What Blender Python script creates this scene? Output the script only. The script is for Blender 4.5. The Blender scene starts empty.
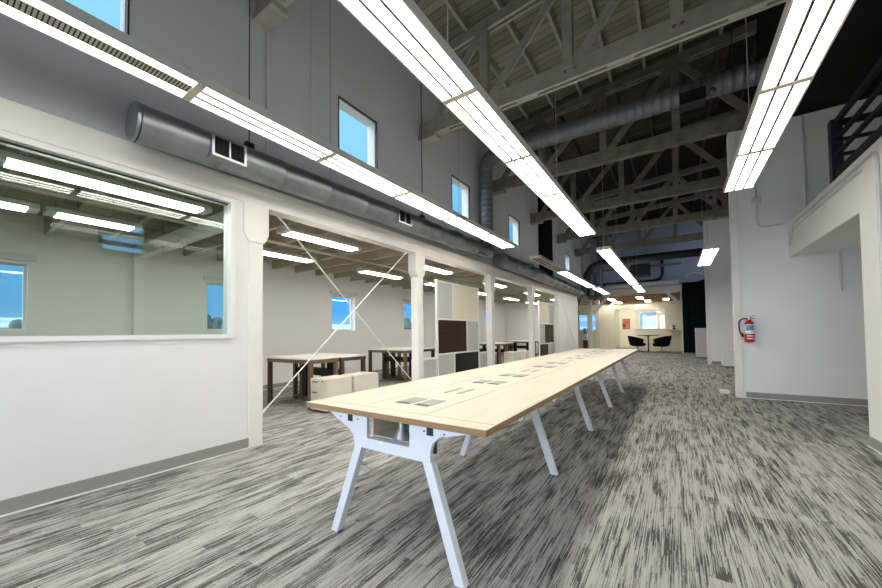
import bpy, bmesh, math, random
from mathutils import Vector, Matrix
random.seed(4)
S = bpy.context.scene
COL = S.collection
H = 1.18
XL = -3.73          # hall face of the long side wall
XB = -7.34          # window wall of the low wing
XR = 3.93

# ------------------------------------------------------------------ materials
def srgb(r, g, b):
    f = lambda c: (c/255/12.92) if c/255 <= .04045 else ((c/255+.055)/1.055)**2.4
    return (f(r), f(g), f(b), 1)

def mat(name, col, rough=.6, metal=0., spec=.5, noise=0., nscale=8., bump=0., bscale=60.):
    m = bpy.data.materials.new(name); m.use_nodes = True
    nt = m.node_tree; b = nt.nodes['Principled BSDF']
    b.inputs['Base Color'].default_value = col
    b.inputs['Roughness'].default_value = rough
    b.inputs['Metallic'].default_value = metal
    b.inputs['Specular IOR Level'].default_value = spec
    if noise or bump:
        g = nt.nodes.new('ShaderNodeNewGeometry')
    if noise:
        n = nt.nodes.new('ShaderNodeTexNoise'); n.inputs['Scale'].default_value = nscale; n.inputs['Detail'].default_value = 4
        nt.links.new(g.outputs['Position'], n.inputs['Vector'])
        r = nt.nodes.new('ShaderNodeValToRGB')
        r.color_ramp.elements[0].position = .3; r.color_ramp.elements[1].position = .7
        r.color_ramp.elements[0].color = tuple(c*(1-noise) for c in col[:3])+(1,)
        r.color_ramp.elements[1].color = tuple(min(1, c*(1+noise)) for c in col[:3])+(1,)
        nt.links.new(n.outputs['Fac'], r.inputs['Fac']); nt.links.new(r.outputs['Color'], b.inputs['Base Color'])
    if bump:
        n2 = nt.nodes.new('ShaderNodeTexNoise'); n2.inputs['Scale'].default_value = bscale; n2.inputs['Detail'].default_value = 3
        nt.links.new(g.outputs['Position'], n2.inputs['Vector'])
        bp = nt.nodes.new('ShaderNodeBump'); bp.inputs['Strength'].default_value = bump; bp.inputs['Distance'].default_value = .01
        nt.links.new(n2.outputs['Fac'], bp.inputs['Height']); nt.links.new(bp.outputs['Normal'], b.inputs['Normal'])
    return m

def emit(name, col, strength):
    m = bpy.data.materials.new(name); m.use_nodes = True
    nt = m.node_tree; nt.nodes.remove(nt.nodes['Principled BSDF'])
    e = nt.nodes.new('ShaderNodeEmission'); e.inputs[0].default_value = col; e.inputs[1].default_value = strength
    nt.links.new(e.outputs[0], nt.nodes['Material Output'].inputs[0]); return m

def glass(name, tint, refl=1.0):
    m = bpy.data.materials.new(name); m.use_nodes = True
    nt = m.node_tree; nt.nodes.remove(nt.nodes['Principled BSDF'])
    t = nt.nodes.new('ShaderNodeBsdfTransparent'); t.inputs[0].default_value = tint
    g = nt.nodes.new('ShaderNodeBsdfGlossy'); g.inputs['Roughness'].default_value = 0.0
    f = nt.nodes.new('ShaderNodeFresnel'); ge = nt.nodes.new('ShaderNodeNewGeometry')
    q = nt.nodes.new('ShaderNodeMath'); q.operation = 'MULTIPLY_ADD'; q.inputs[1].default_value = 1/1.5-1.5; q.inputs[2].default_value = 1.5
    nt.links.new(ge.outputs['Backfacing'], q.inputs[0]); nt.links.new(q.outputs[0], f.inputs['IOR'])
    k = nt.nodes.new('ShaderNodeMath'); k.operation = 'MULTIPLY'; k.inputs[1].default_value = refl
    mx = nt.nodes.new('ShaderNodeMixShader')
    nt.links.new(f.outputs[0], k.inputs[0]); nt.links.new(k.outputs[0], mx.inputs[0])
    nt.links.new(t.outputs[0], mx.inputs[1]); nt.links.new(g.outputs[0], mx.inputs[2])
    nt.links.new(mx.outputs[0], nt.nodes['Material Output'].inputs[0]); return m

class NB:
    """tiny node helper"""
    def __init__(s, nt): s.nt = nt
    def m(s, op, a, b=None, c=None):
        n = s.nt.nodes.new('ShaderNodeMath'); n.operation = op
        for i, v in enumerate((a, b, c)):
            if v is None: continue
            if isinstance(v, (int, float)): n.inputs[i].default_value = v
            else: s.nt.links.new(v, n.inputs[i])
        return n.outputs[0]
    def xyz(s, x, y, z=0.):
        n = s.nt.nodes.new('ShaderNodeCombineXYZ')
        for i, v in enumerate((x, y, z)):
            if isinstance(v, (int, float)): n.inputs[i].default_value = v
            else: s.nt.links.new(v, n.inputs[i])
        return n.outputs[0]
    def pos(s):
        g = s.nt.nodes.new('ShaderNodeNewGeometry'); p = s.nt.nodes.new('ShaderNodeSeparateXYZ')
        s.nt.links.new(g.outputs['Position'], p.inputs[0]); return p.outputs
    def noise(s, vec, scale=1., detail=2., rough=.5):
        n = s.nt.nodes.new('ShaderNodeTexNoise'); n.inputs['Scale'].default_value = scale
        n.inputs['Detail'].default_value = detail; n.inputs['Roughness'].default_value = rough
        s.nt.links.new(vec, n.inputs['Vector']); return n.outputs['Fac']
    def white(s, vec):
        n = s.nt.nodes.new('ShaderNodeTexWhiteNoise'); n.noise_dimensions = '3D'
        s.nt.links.new(vec, n.inputs['Vector']); return n.outputs['Value']
    def ramp(s, fac, stops):
        r = s.nt.nodes.new('ShaderNodeValToRGB'); cr = r.color_ramp
        while len(cr.elements) < len(stops): cr.elements.new(.5)
        for e, (p, c) in zip(cr.elements, stops): e.position = p; e.color = c
        s.nt.links.new(fac, r.inputs[0]); return r.outputs[0]

def carpet_mat():
    m = bpy.data.materials.new('carpet_planks'); m.use_nodes = True
    nt = m.node_tree; b = nt.nodes['Principled BSDF']; N = NB(nt)
    x, y, z = N.pos()
    ix = N.m('FLOOR', N.m('DIVIDE', x, .25))
    iy = N.m('FLOOR', N.m('ADD', y, N.white(N.xyz(ix, 3.1, 0))))
    r1 = N.white(N.xyz(ix, iy, 1)); r2 = N.white(N.xyz(ix, iy, 7))
    px = N.m('ADD', x, N.m('MULTIPLY', r1, 30)); py = N.m('ADD', y, N.m('MULTIPLY', r2, 30))
    patch = N.noise(N.xyz(N.m('MULTIPLY', px, 13), N.m('MULTIPLY', py, 2.1)), 1, 2, .5)
    drift = N.noise(N.xyz(N.m('MULTIPLY', x, 2.4), N.m('MULTIPLY', y, .8)), 1, 1, .5)
    dens = N.m('ADD', N.m('MULTIPLY_ADD', patch, 3.1, -1.42), N.m('MULTIPLY_ADD', drift, .9, -.45))
    dens = N.m('ADD', dens, N.m('MULTIPLY_ADD', r1, .16, -.08))
    def lines(wd, ln, seed):
        i = N.m('FLOOR', N.m('DIVIDE', x, wd))
        j = N.m('FLOOR', N.m('DIVIDE', N.m('ADD', y, N.m('MULTIPLY', N.white(N.xyz(i, seed, 0)), 5)), ln))
        return N.white(N.xyz(i, j, seed))
    la = lines(.0042, .19, 11); lb = lines(.0025, .08, 23); lc = lines(.0066, .30, 37)
    v = N.m('ADD', N.m('ADD', N.m('MULTIPLY', la, .5), N.m('MULTIPLY', lb, .2)), N.m('MULTIPLY', lc, .3))   # about .5 +- .16
    t = N.m('SUBTRACT', v, N.m('MULTIPLY_ADD', dens, .42, .22))
    yarn = lines(.0026, .006, 51)
    t = N.m('ADD', t, N.m('MULTIPLY_ADD', yarn, .10, -.05))
    col = N.ramp(t, [(.0, srgb(82, 80, 78)), (.07, srgb(108, 106, 103)), (.16, srgb(146, 144, 140)), (.45, srgb(177, 174, 169))])
    nt.links.new(col, b.inputs['Base Color'])
    b.inputs['Roughness'].default_value = .95; b.inputs['Specular IOR Level'].default_value = .1
    bp = nt.nodes.new('ShaderNodeBump'); bp.inputs['Strength'].default_value = .35; bp.inputs['Distance'].default_value = .004
    nt.links.new(yarn, bp.inputs['Height']); nt.links.new(bp.outputs[0], b.inputs['Normal'])
    return m

def plank_mat(name, c1, c2, width, axis='y', gap=.06, rough=.8):
    """boards side by side across `axis`, with dark joints and a tone of its own per board"""
    m = bpy.data.materials.new(name); m.use_nodes = True
    nt = m.node_tree; b = nt.nodes['Principled BSDF']; N = NB(nt)
    x, y, z = N.pos(); a = {'x': x, 'y': y, 'z': z}[axis]; o = y if axis == 'x' else x
    t = N.m('DIVIDE', a, width); i = N.m('FLOOR', t); f = N.m('FRACT', t)
    j = N.m('FLOOR', N.m('ADD', N.m('DIVIDE', o, 2.2), N.m('MULTIPLY', N.white(N.xyz(i, 0, 5)), 3)))
    tone = N.white(N.xyz(i, j, 2))
    grain = N.noise(N.xyz(N.m('MULTIPLY', a, 30), N.m('MULTIPLY', o, 2), N.m('MULTIPLY', i, 3.3)), 1, 3)
    v = N.m('ADD', N.m('MULTIPLY', tone, .55), N.m('MULTIPLY', grain, .5))
    col = N.ramp(v, [(.2, c1), (.8, c2)])
    mx = nt.nodes.new('ShaderNodeMix'); mx.data_type = 'RGBA'
    nt.links.new(N.m('LESS_THAN', f, gap), mx.inputs[0]); nt.links.new(col, mx.inputs[6])
    mx.inputs[7].default_value = tuple(c*.12 for c in c1[:3])+(1,)
    nt.links.new(mx.outputs[2], b.inputs['Base Color'])
    b.inputs['Roughness'].default_value = rough; b.inputs['Specular IOR Level'].default_value = .2
    return m

def wood_mat(name, c1, c2, axis='x', rough=.5, freq=40):
    m = bpy.data.materials.new(name); m.use_nodes = True
    nt = m.node_tree; b = nt.nodes['Principled BSDF']; N = NB(nt)
    x, y, z = N.pos(); k = {'x': (2, freq, freq), 'y': (freq, 2, freq), 'z': (freq, freq, 2)}[axis]
    n = N.noise(N.xyz(N.m('MULTIPLY', x, k[0]), N.m('MULTIPLY', y, k[1]), N.m('MULTIPLY', z, k[2])), 1, 4)
    nt.links.new(N.ramp(n, [(.3, c1), (.7, c2)]), b.inputs['Base Color'])
    b.inputs['Roughness'].default_value = rough; b.inputs['Specular IOR Level'].default_value = .3
    return m

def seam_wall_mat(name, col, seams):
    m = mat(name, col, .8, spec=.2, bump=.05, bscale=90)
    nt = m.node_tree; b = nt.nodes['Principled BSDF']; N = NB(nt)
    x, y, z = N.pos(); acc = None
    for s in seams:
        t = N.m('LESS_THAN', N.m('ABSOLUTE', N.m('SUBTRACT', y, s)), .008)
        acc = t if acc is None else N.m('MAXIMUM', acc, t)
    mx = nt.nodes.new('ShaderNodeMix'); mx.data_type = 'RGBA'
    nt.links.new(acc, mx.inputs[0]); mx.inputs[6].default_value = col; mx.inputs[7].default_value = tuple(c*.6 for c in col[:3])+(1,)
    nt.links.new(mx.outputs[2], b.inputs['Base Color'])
    return m

M = {}
M['carpet'] = carpet_mat()
M['white'] = mat('white_wall_paint', srgb(232, 231, 228), .75, spec=.25, noise=.015, nscale=3, bump=.06, bscale=70)
M['timber_white'] = mat('white_painted_timber', srgb(236, 233, 226), .6, noise=.02, nscale=5, bump=.12, bscale=35)
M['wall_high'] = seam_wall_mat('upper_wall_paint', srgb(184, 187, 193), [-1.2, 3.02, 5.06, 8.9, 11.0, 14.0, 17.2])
M['grey_wall'] = mat('grey_wall_paint', srgb(236, 237, 238), .8, spec=.2, noise=.015, nscale=2, bump=.05, bscale=80)
M['end_wall'] = mat('end_wall_blue_light', srgb(158, 172, 200), .8, spec=.2)  # blue of the window light put into the wall colour
M['wing_wall'] = mat('wing_wall_paint', srgb(228, 227, 224), .8, spec=.2, noise=.01, bump=.03)
M['cream_wall'] = mat('cream_wall_paint', srgb(236, 227, 205), .8, spec=.2, noise=.01)
M['base'] = mat('grey_vinyl_base', srgb(150, 148, 142), .55, noise=.02)
M['bead'] = mat('white_bead', srgb(235, 235, 232), .5)
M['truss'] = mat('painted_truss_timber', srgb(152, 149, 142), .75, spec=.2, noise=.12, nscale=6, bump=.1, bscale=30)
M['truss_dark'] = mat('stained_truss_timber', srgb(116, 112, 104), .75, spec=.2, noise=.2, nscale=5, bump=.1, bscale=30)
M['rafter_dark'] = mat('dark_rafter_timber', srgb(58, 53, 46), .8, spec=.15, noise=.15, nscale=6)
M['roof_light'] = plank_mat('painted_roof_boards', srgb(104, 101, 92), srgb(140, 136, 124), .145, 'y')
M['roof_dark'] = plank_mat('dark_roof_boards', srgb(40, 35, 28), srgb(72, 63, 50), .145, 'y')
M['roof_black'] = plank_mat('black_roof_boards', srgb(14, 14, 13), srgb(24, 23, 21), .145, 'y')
M['wing_ceil'] = plank_mat('wing_roof_boards', srgb(150, 138, 112), srgb(182, 170, 144), .18, 'x')
M['joist'] = mat('painted_joist', srgb(182, 176, 158), .75, spec=.2, noise=.1, nscale=5)
M['lobby_ceil'] = plank_mat('brown_ceiling_boards', srgb(120, 78, 40), srgb(150, 100, 56), .12, 'x')
M['duct'] = mat('galvanised_steel', srgb(146, 152, 156), .42, metal=.85, noise=.12, nscale=7)
M['duct_dark'] = mat('dark_painted_steel', srgb(30, 33, 38), .5, metal=.3, noise=.1)
M['duct_grey'] = mat('grey_painted_steel', srgb(112, 118, 126), .5, metal=.5, noise=.1)
M['shaft_black'] = mat('matt_black_steel', srgb(10, 11, 14), .95, spec=.05)
M['black'] = mat('black_metal', srgb(14, 14, 15), .45)
M['housing'] = mat('light_housing_white', srgb(214, 213, 208), .45)
M['divider'] = mat('light_divider_grey', srgb(40, 38, 36), .5)
M['crossbar'] = mat('light_crossbar_beige', srgb(214, 208, 190), .5)
M['lens'] = emit('lamp_lens', (1, .955, .87, 1), 12.0)
M['lens_high'] = emit('lamp_lens_high', (1, .955, .87, 1), 20.0)
M['lens_wing'] = emit('wing_lamp_lens', (1, .96, .88, 1), 22.0)
M['lens_low'] = emit('lamp_lens_low', (1, .955, .87, 1), 7.5)
M['up_fill'] = emit('added_up_fill', (1, .96, .88, 1), 2.4)  # added glow for the housing tops, fills the roof with light
M['lens_lobby'] = emit('lobby_lamp_lens', (1, .95, .84, 1), 30.0)
M['lens_off'] = mat('unlit_lens', srgb(176, 170, 158), .4)
M['cable'] = mat('grey_cable', srgb(150, 150, 148), .5)
M['black_cable'] = mat('black_cable', srgb(24, 24, 24), .5)
M['conduit'] = mat('painted_conduit', srgb(200, 202, 204), .45, metal=.1)
M['glass'] = glass('partition_glass', (.86, .935, .905, 1), 1.7)
M['pane'] = glass('window_pane', (.93, .97, .99, 1), 1.0)
M['green_glass'] = glass('green_glass_door', (.87, .93, .90, 1), 1.5)
M['win_frame'] = mat('window_frame_white', srgb(226, 227, 226), .5)
M['win_dark'] = mat('window_rim_dark', srgb(34, 36, 40), .5)
M['blind'] = mat('roller_blind_white', srgb(205, 206, 204), .6)
M['maple'] = wood_mat('maple_laminate', srgb(207, 197, 177), srgb(216, 207, 188), 'y', .38, 22)
M['ply_edge'] = plank_mat('plywood_edge', srgb(160, 130, 96), srgb(182, 150, 114), .006, 'z', .2, .5)
M['seam'] = mat('panel_seam', srgb(96, 86, 70), .6)
M['white_metal'] = mat('white_powder_coat', srgb(226, 231, 240), .38, noise=.01)
M['alu'] = mat('brushed_aluminium', srgb(150, 150, 148), .4, metal=.5, noise=.05, nscale=60)
M['socket'] = mat('dark_socket', srgb(38, 40, 46), .5)
M['walnut'] = wood_mat('walnut_veneer', srgb(62, 50, 40), srgb(92, 76, 60), 'z', .5)
M['walnut_light'] = wood_mat('oak_brown_veneer', srgb(98, 80, 64), srgb(124, 104, 84), 'z', .5)
M['dark_wood'] = wood_mat('dark_wenge_panel', srgb(34, 17, 10), srgb(62, 34, 20), 'y', .4)
M['black_panel'] = wood_mat('black_panel', srgb(16, 12, 11), srgb(24, 18, 16), 'y', .4)
M['desk_top'] = mat('white_desk_laminate', srgb(238, 235, 228), .4)
M['ped'] = mat('cream_steel', srgb(232, 226, 212), .45)
M['frost_grey'] = mat('frosted_grey_panel', srgb(196, 196, 194), .6)
M['frost_cream'] = mat('cream_translucent_panel', srgb(228, 223, 200), .5)
M['handle'] = mat('steel_handle', srgb(120, 120, 120), .35, metal=.8)
M['red'] = mat('extinguisher_red', srgb(190, 22, 30), .3)
M['label_white'] = mat('label_white', srgb(235, 232, 232), .4)
M['label_blue'] = mat('label_blue', srgb(92, 140, 190), .4)
M['rubber'] = mat('black_rubber', srgb(16, 16, 17), .6)
M['chrome'] = mat('chrome', srgb(190, 190, 190), .25, metal=1.)
M['chair_black'] = mat('black_upholstery', srgb(15, 14, 17), .85, spec=.15)
M['curtain'] = mat('dark_teal_drape', srgb(9, 26, 30), .9, spec=.1, noise=.1)
M['teal'] = mat('teal_wall', srgb(20, 62, 60), .8)
M['lockers'] = mat('pale_grey_locker', srgb(204, 202, 206), .5)
M['bldg_white'] = mat('far_building_white', srgb(214, 222, 232), .8)
M['bldg_blue'] = mat('far_building_bluegrey', srgb(84, 122, 160), .6)
M['bldg_band'] = mat('far_building_band', srgb(122, 152, 182), .6)
M['bldg_dark'] = mat('far_building_dark', srgb(60, 90, 120), .5)
M['tree'] = mat('far_tree_green', srgb(52, 74, 66), .9, noise=.3, nscale=1.2)
M['ground'] = mat('outside_ground', srgb(120, 124, 122), .9)
M['table_wood'] = wood_mat('round_table_walnut', srgb(66, 44, 32), srgb(92, 64, 46), 'x', .4)
M['art_ground'] = mat('art_orange', srgb(196, 112, 84), .7, noise=.35, nscale=14)
M['art_dark'] = mat('art_dark_green', srgb(58, 72, 52), .7)
M['art_red'] = mat('art_red', srgb(205, 70, 60), .7)
M['plant'] = mat('leaf_green', srgb(84, 104, 70), .6)
M['pot'] = mat('brown_pot', srgb(96, 74, 54), .6)

# ------------------------------------------------------------------ geometry helpers
class MB:
    def __init__(s): s.bm = bmesh.new()
    def box(s, x0, x1, y0, y1, z0, z1):
        x0, x1 = sorted((x0, x1)); y0, y1 = sorted((y0, y1)); z0, z1 = sorted((z0, z1))
        v = [s.bm.verts.new(p) for p in ((x0,y0,z0),(x1,y0,z0),(x1,y1,z0),(x0,y1,z0),(x0,y0,z1),(x1,y0,z1),(x1,y1,z1),(x0,y1,z1))]
        for f in ((0,3,2,1),(4,5,6,7),(0,1,5,4),(1,2,6,5),(2,3,7,6),(3,0,4,7)): s.bm.faces.new([v[i] for i in f])
        return s
    def hexa(s, pts):
        v = [s.bm.verts.new(p) for p in pts]
        for f in ((0,3,2,1),(4,5,6,7),(0,1,5,4),(1,2,6,5),(2,3,7,6),(3,0,4,7)): s.bm.faces.new([v[i] for i in f])
        return s
    def bar(s, p, q, w, h, up=(0,0,1)):
        """square bar p->q, w across, h along `up`"""
        p, q = Vector(p), Vector(q); d = (q-p).normalized(); u = Vector(up)
        if abs(d.dot(u)) > .98: u = Vector((0,1,0))
        a = d.cross(u).normalized(); u = a.cross(d).normalized()
        c = [p - a*w/2 - u*h/2, p + a*w/2 - u*h/2, p + a*w/2 + u*h/2, p - a*w/2 + u*h/2]
        e = [t + (q-p) for t in c]
        return s.hexa([c[0], c[1], c[2], c[3], e[0], e[1], e[2], e[3]])
    def tube(s, pts, r, n=10, cap=True):
        pts = [Vector(p) for p in pts]; rs = r if isinstance(r, (list, tuple)) else [r]*len(pts)
        rings = []; ref = None
        for i, p in enumerate(pts):
            d = ((pts[min(i+1, len(pts)-1)] - pts[max(i-1, 0)])).normalized()
            if ref is None:
                ref = Vector((0,0,1)) if abs(d.z) < .9 else Vector((1,0,0))
            a = d.cross(ref).normalized(); b = a.cross(d).normalized(); ref = b
            rings.append([s.bm.verts.new(p + (a*math.cos(t) + b*math.sin(t))*rs[i]) for t in [2*math.pi*k/n for k in range(n)]])
        for A, B in zip(rings, rings[1:]):
            for k in range(n): s.bm.faces.new((A[k], A[(k+1)%n], B[(k+1)%n], B[k]))
        if cap:
            s.bm.faces.new(rings[0][::-1]); s.bm.faces.new(rings[-1])
        return s
    def prism(s, poly, axis, a0, a1, holes=None):
        """2-D polygon extruded along axis ('x': poly=(y,z), 'y': (x,z), 'z': (x,y))"""
        P = {'x': lambda u, v, a: (a,u,v), 'y': lambda u, v, a: (u,a,v), 'z': lambda u, v, a: (u,v,a)}[axis]
        A = [s.bm.verts.new(P(u, v, a0)) for u, v in poly]; B = [s.bm.verts.new(P(u, v, a1)) for u, v in poly]
        n = len(poly)
        s.bm.faces.new(A); s.bm.faces.new(B[::-1])
        for i in range(n): s.bm.faces.new((A[i], B[i], B[(i+1)%n], A[(i+1)%n]))
        return s
    def lathe(s, prof, c, n=20):
        rings = [[s.bm.verts.new((c[0]+r*math.cos(2*math.pi*k/n), c[1]+r*math.sin(2*math.pi*k/n), c[2]+z)) for k in range(n)] for r, z in prof]
        for A, B in zip(rings, rings[1:]):
            for k in range(n): s.bm.faces.new((A[k], A[(k+1)%n], B[(k+1)%n], B[k]))
        s.bm.faces.new(rings[0][::-1]); s.bm.faces.new(rings[-1]); return s
    def ball(s, c, r, sx=1, sy=1, sz=1, seg=12):
        mt = Matrix.Translation(c) @ Matrix.Diagonal((r*sx, r*sy, r*sz, 1))
        bmesh.ops.create_uvsphere(s.bm, u_segments=seg, v_segments=max(6, seg*2//3), radius=1, matrix=mt); return s
    def build(s, name, material, parent=None, smooth=False, bevel=0., weld=False):
        bm = s.bm
        if weld: bmesh.ops.remove_doubles(bm, verts=bm.verts, dist=1e-5)
        bmesh.ops.recalc_face_normals(bm, faces=bm.faces)
        vs = [v.co for v in bm.verts]
        if parent is None:
            o0 = Vector(((min(v.x for v in vs)+max(v.x for v in vs))/2, (min(v.y for v in vs)+max(v.y for v in vs))/2, min(v.z for v in vs)))
            sh = o0
        else:
            o0 = Vector((0,0,0)); sh = base_of(parent)
        for v in bm.verts: v.co -= sh
        me = bpy.data.meshes.new(name); bm.to_mesh(me); bm.free()
        me.materials.append(material)
        if smooth:
            for p in me.polygons: p.use_smooth = True
            try: me.set_sharp_from_angle(angle=math.radians(42))
            except Exception: pass
        o = bpy.data.objects.new(name, me); COL.objects.link(o)
        if parent is not None: o.parent = parent
        else: o.location = o0
        if bevel:
            b = o.modifiers.new('soft_edges', 'BEVEL'); b.width = bevel; b.segments = 2; b.limit_method = 'ANGLE'
        return o

def base_of(o):
    p = Vector((0,0,0))
    while o is not None:
        p += o.location; o = o.parent
    return p

def tag(o, label, cat, group=None):
    o['label'] = label; o['category'] = cat
    if group: o['group'] = group
    return o

def thing(name, label, cat, loc=(0,0,0), group=None):
    o = bpy.data.objects.new(name, None); o.empty_display_size = .1; COL.objects.link(o); o.location = loc
    return tag(o, label, cat, group)

def struct(o): o['kind'] = 'structure'; return o
def box(*a): return MB().box(*a)

def copy_tree(o, loc=None, parent=None, rotz=None):
    c = o.copy(); COL.objects.link(c)
    if parent is not None: c.parent = parent
    if loc is not None: c.location = loc
    if rotz is not None: c.rotation_euler = (0, 0, rotz)
    for ch in list(o.children): copy_tree(ch, None, c)
    return c

def walled(axis, a0, a1, u0, u1, z0, z1, holes=()):
    """wall slab between a0 and a1 on `axis`, spanning u and z, with rectangular openings (u0,u1,z0,z1)"""
    us = sorted({u0, u1, *[h[0] for h in holes], *[h[1] for h in holes]}); zs = sorted({z0, z1, *[h[2] for h in holes], *[h[3] for h in holes]})
    us = [u for u in us if u0 <= u <= u1]; zs = [z for z in zs if z0 <= z <= z1]
    b = MB(); bm = b.bm; V = {}
    solid = {}
    for i in range(len(us)-1):
        for j in range(len(zs)-1):
            cu, cz = (us[i]+us[i+1])/2, (zs[j]+zs[j+1])/2
            solid[i, j] = not any(h[0] < cu < h[1] and h[2] < cz < h[3] for h in holes)
    P = (lambda a, u, z: (a, u, z)) if axis == 'x' else (lambda a, u, z: (u, a, z))
    def v(k, i, j):
        if (k, i, j) not in V: V[k, i, j] = bm.verts.new(P((a0, a1)[k], us[i], zs[j]))
        return V[k, i, j]
    for (i, j), on in solid.items():
        if not on: continue
        for k in (0, 1): bm.faces.new((v(k,i,j), v(k,i+1,j), v(k,i+1,j+1), v(k,i,j+1)))
        for di, dj, e in ((-1,0,((i,j),(i,j+1))), (1,0,((i+1,j),(i+1,j+1))), (0,-1,((i,j),(i+1,j))), (0,1,((i,j+1),(i+1,j+1)))):
            if not solid.get((i+di, j+dj), False):
                bm.faces.new((v(0,*e[0]), v(0,*e[1]), v(1,*e[1]), v(1,*e[0])))
    return b

# ------------------------------------------------------------------ floor, outer shell
struct(box(-7.6, 5.2, -3.2, 28.2, -.12, 0).build('floor', M['carpet']))
YE = 20.5
clere = [(.2, .96), (3.15, 3.9), (6.06, 6.83), (9.03, 9.83), (12.0, 12.78), (15.0, 15.8)]
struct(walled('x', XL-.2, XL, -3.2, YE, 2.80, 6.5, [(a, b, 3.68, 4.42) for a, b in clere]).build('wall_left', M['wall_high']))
NWIN = [0]
def window(axis, a_in, a_out, u0, u1, z0, z1, style='high', shade=False):
    """window set in an opening: frame, pane (and a sill or a roller blind)"""
    NWIN[0] += 1
    am = a_out
    P = (lambda b, a0, a1, c0, c1, d0, d1: b.box(a0, a1, c0, c1, d0, d1)) if axis == 'x' else (lambda b, a0, a1, c0, c1, d0, d1: b.box(c0, c1, a0, a1, d0, d1))
    w = .02 if style == 'high' else .035
    f = MB()
    s = 1 if a_in > a_out else -1
    pb = a_in - s*.075 if style == 'high' else a_out + s*.01
    f0, f1 = pb, pb + s*.04
    P(f, f0, f1, u0, u0+w, z0, z1); P(f, f0, f1, u1-w, u1, z0, z1)
    P(f, f0, f1, u0+w, u1-w, z0, z0+w); P(f, f0, f1, u0+w, u1-w, z1-w, z1)
    fr = f.build('window_%d' % NWIN[0], M['win_frame']); struct(fr)
    g = MB(); P(g, pb+s*.016, pb+s*.024, u0+w, u1-w, z0+w, z1-w); g.build('pane', M['pane'], fr)
    e = MB(); t = .014; q0, q1 = a_in - s*.02, a_in + s*.006     # thin dark rim at the room face
    P(e, q0, q1, u0, u0+t, z0, z1); P(e, q0, q1, u1-t, u1, z0, z1); P(e, q0, q1, u0+t, u1-t, z1-t, z1)
    if style == 'high':
        e.build('rim', M['win_dark'], fr)
        v = MB(); P(v, a_out, pb-s*.001, u1-.008, u1, z0, z1); P(v, a_out, pb-s*.001, u0, u0+.008, z0, z1); P(v, a_out, pb-s*.001, u0+.008, u1-.008, z1-.008, z1); P(v, a_out, pb-s*.001, u0+.008, u1-.008, z0, z0+.008)
        v.build('reveal', M['bead'], fr)
    else:
        e.build('rim', M['win_frame'], fr)
        r = MB(); P(r, a_in + s*.002, a_in + s*.07, u0-.06, u1+.06, z1+.02, z1+.10); r.build('blind_box', M['blind'], fr)
        k = MB(); P(k, f1, f1+s*.03, u1-.035, u1-.015, z0+.13, z0+.24); k.build('handle', M['win_frame'], fr)
    return fr
for a, b in clere: window('x', XL, XL-.2, a, b, 3.68, 4.42)

# far side wall, wall behind the camera, end wall
struct(walled('x', XR, XR+.2, -3.2, 14.9, 0, 6.9, [(2.5, 3.35, 3.08, 4.05)]).build('wall_right', M['grey_wall']))
window('x', XR, XR+.2, 2.5, 3.35, 3.08, 4.05)
REAR = [(-3.4, -1.75), (-1.55, 0.0), (.2, 1.45)]
struct(walled('y', -3.2, -3.4, -7.54, 4.13, 0, 6.9, [(a, b, .75, 3.0) for a, b in REAR]).build('wall_rear', M['white']))
for a, b in REAR:
    window('y', -3.2, -3.4, a, b, .75, 3.0, 'high')
    la = bpy.data.lights.new('daylight_portal', 'AREA'); la.shape = 'RECTANGLE'; la.size = b-a; la.size_y = 2.25; la.cycles.is_portal = True
    lo = bpy.data.objects.new('daylight_portal', la); COL.objects.link(lo); lo.location = ((a+b)/2, -3.42, 1.875); lo.rotation_euler = (math.pi/2, 0, 0)
struct(box(XL-.2, 5.2, YE, YE+.15, 3.35, 6.9).build('wall_end', M['end_wall']))

# roof boards in slabs, painted near the windows and darker elsewhere
SL = .077
def zchord(x): return 5.95 + SL*(x+2.94)          # underside of the top chords
def zroof(x): return zchord(x) + .17 + .15
def slab(x0, x1, y0, y1, m, name='ceiling'):
    b = MB(); b.hexa([(x0,y0,zroof(x0)),(x1,y0,zroof(x1)),(x1,y1,zroof(x1)),(x0,y1,zroof(x0)),
                      (x0,y0,zroof(x0)+.05),(x1,y0,zroof(x1)+.05),(x1,y1,zroof(x1)+.05),(x0,y1,zroof(x0)+.05)])
    return struct(b.build(name, m))
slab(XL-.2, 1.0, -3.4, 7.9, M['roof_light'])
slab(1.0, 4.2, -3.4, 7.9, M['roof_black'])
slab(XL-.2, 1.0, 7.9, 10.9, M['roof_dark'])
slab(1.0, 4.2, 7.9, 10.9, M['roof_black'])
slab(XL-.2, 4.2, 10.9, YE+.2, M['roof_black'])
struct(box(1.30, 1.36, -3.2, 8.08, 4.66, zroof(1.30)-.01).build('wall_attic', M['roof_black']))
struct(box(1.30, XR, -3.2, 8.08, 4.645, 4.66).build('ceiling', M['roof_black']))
xs = [-.37 + .59*k for k in range(-5, 7)]
for x in xs:
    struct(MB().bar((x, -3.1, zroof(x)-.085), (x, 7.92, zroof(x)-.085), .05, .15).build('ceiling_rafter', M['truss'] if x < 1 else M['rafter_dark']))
    struct(MB().bar((x, 7.92, zroof(x)-.085), (x, YE-.1, zroof(x)-.085), .05, .15).build('ceiling_rafter', M['rafter_dark']))

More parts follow.
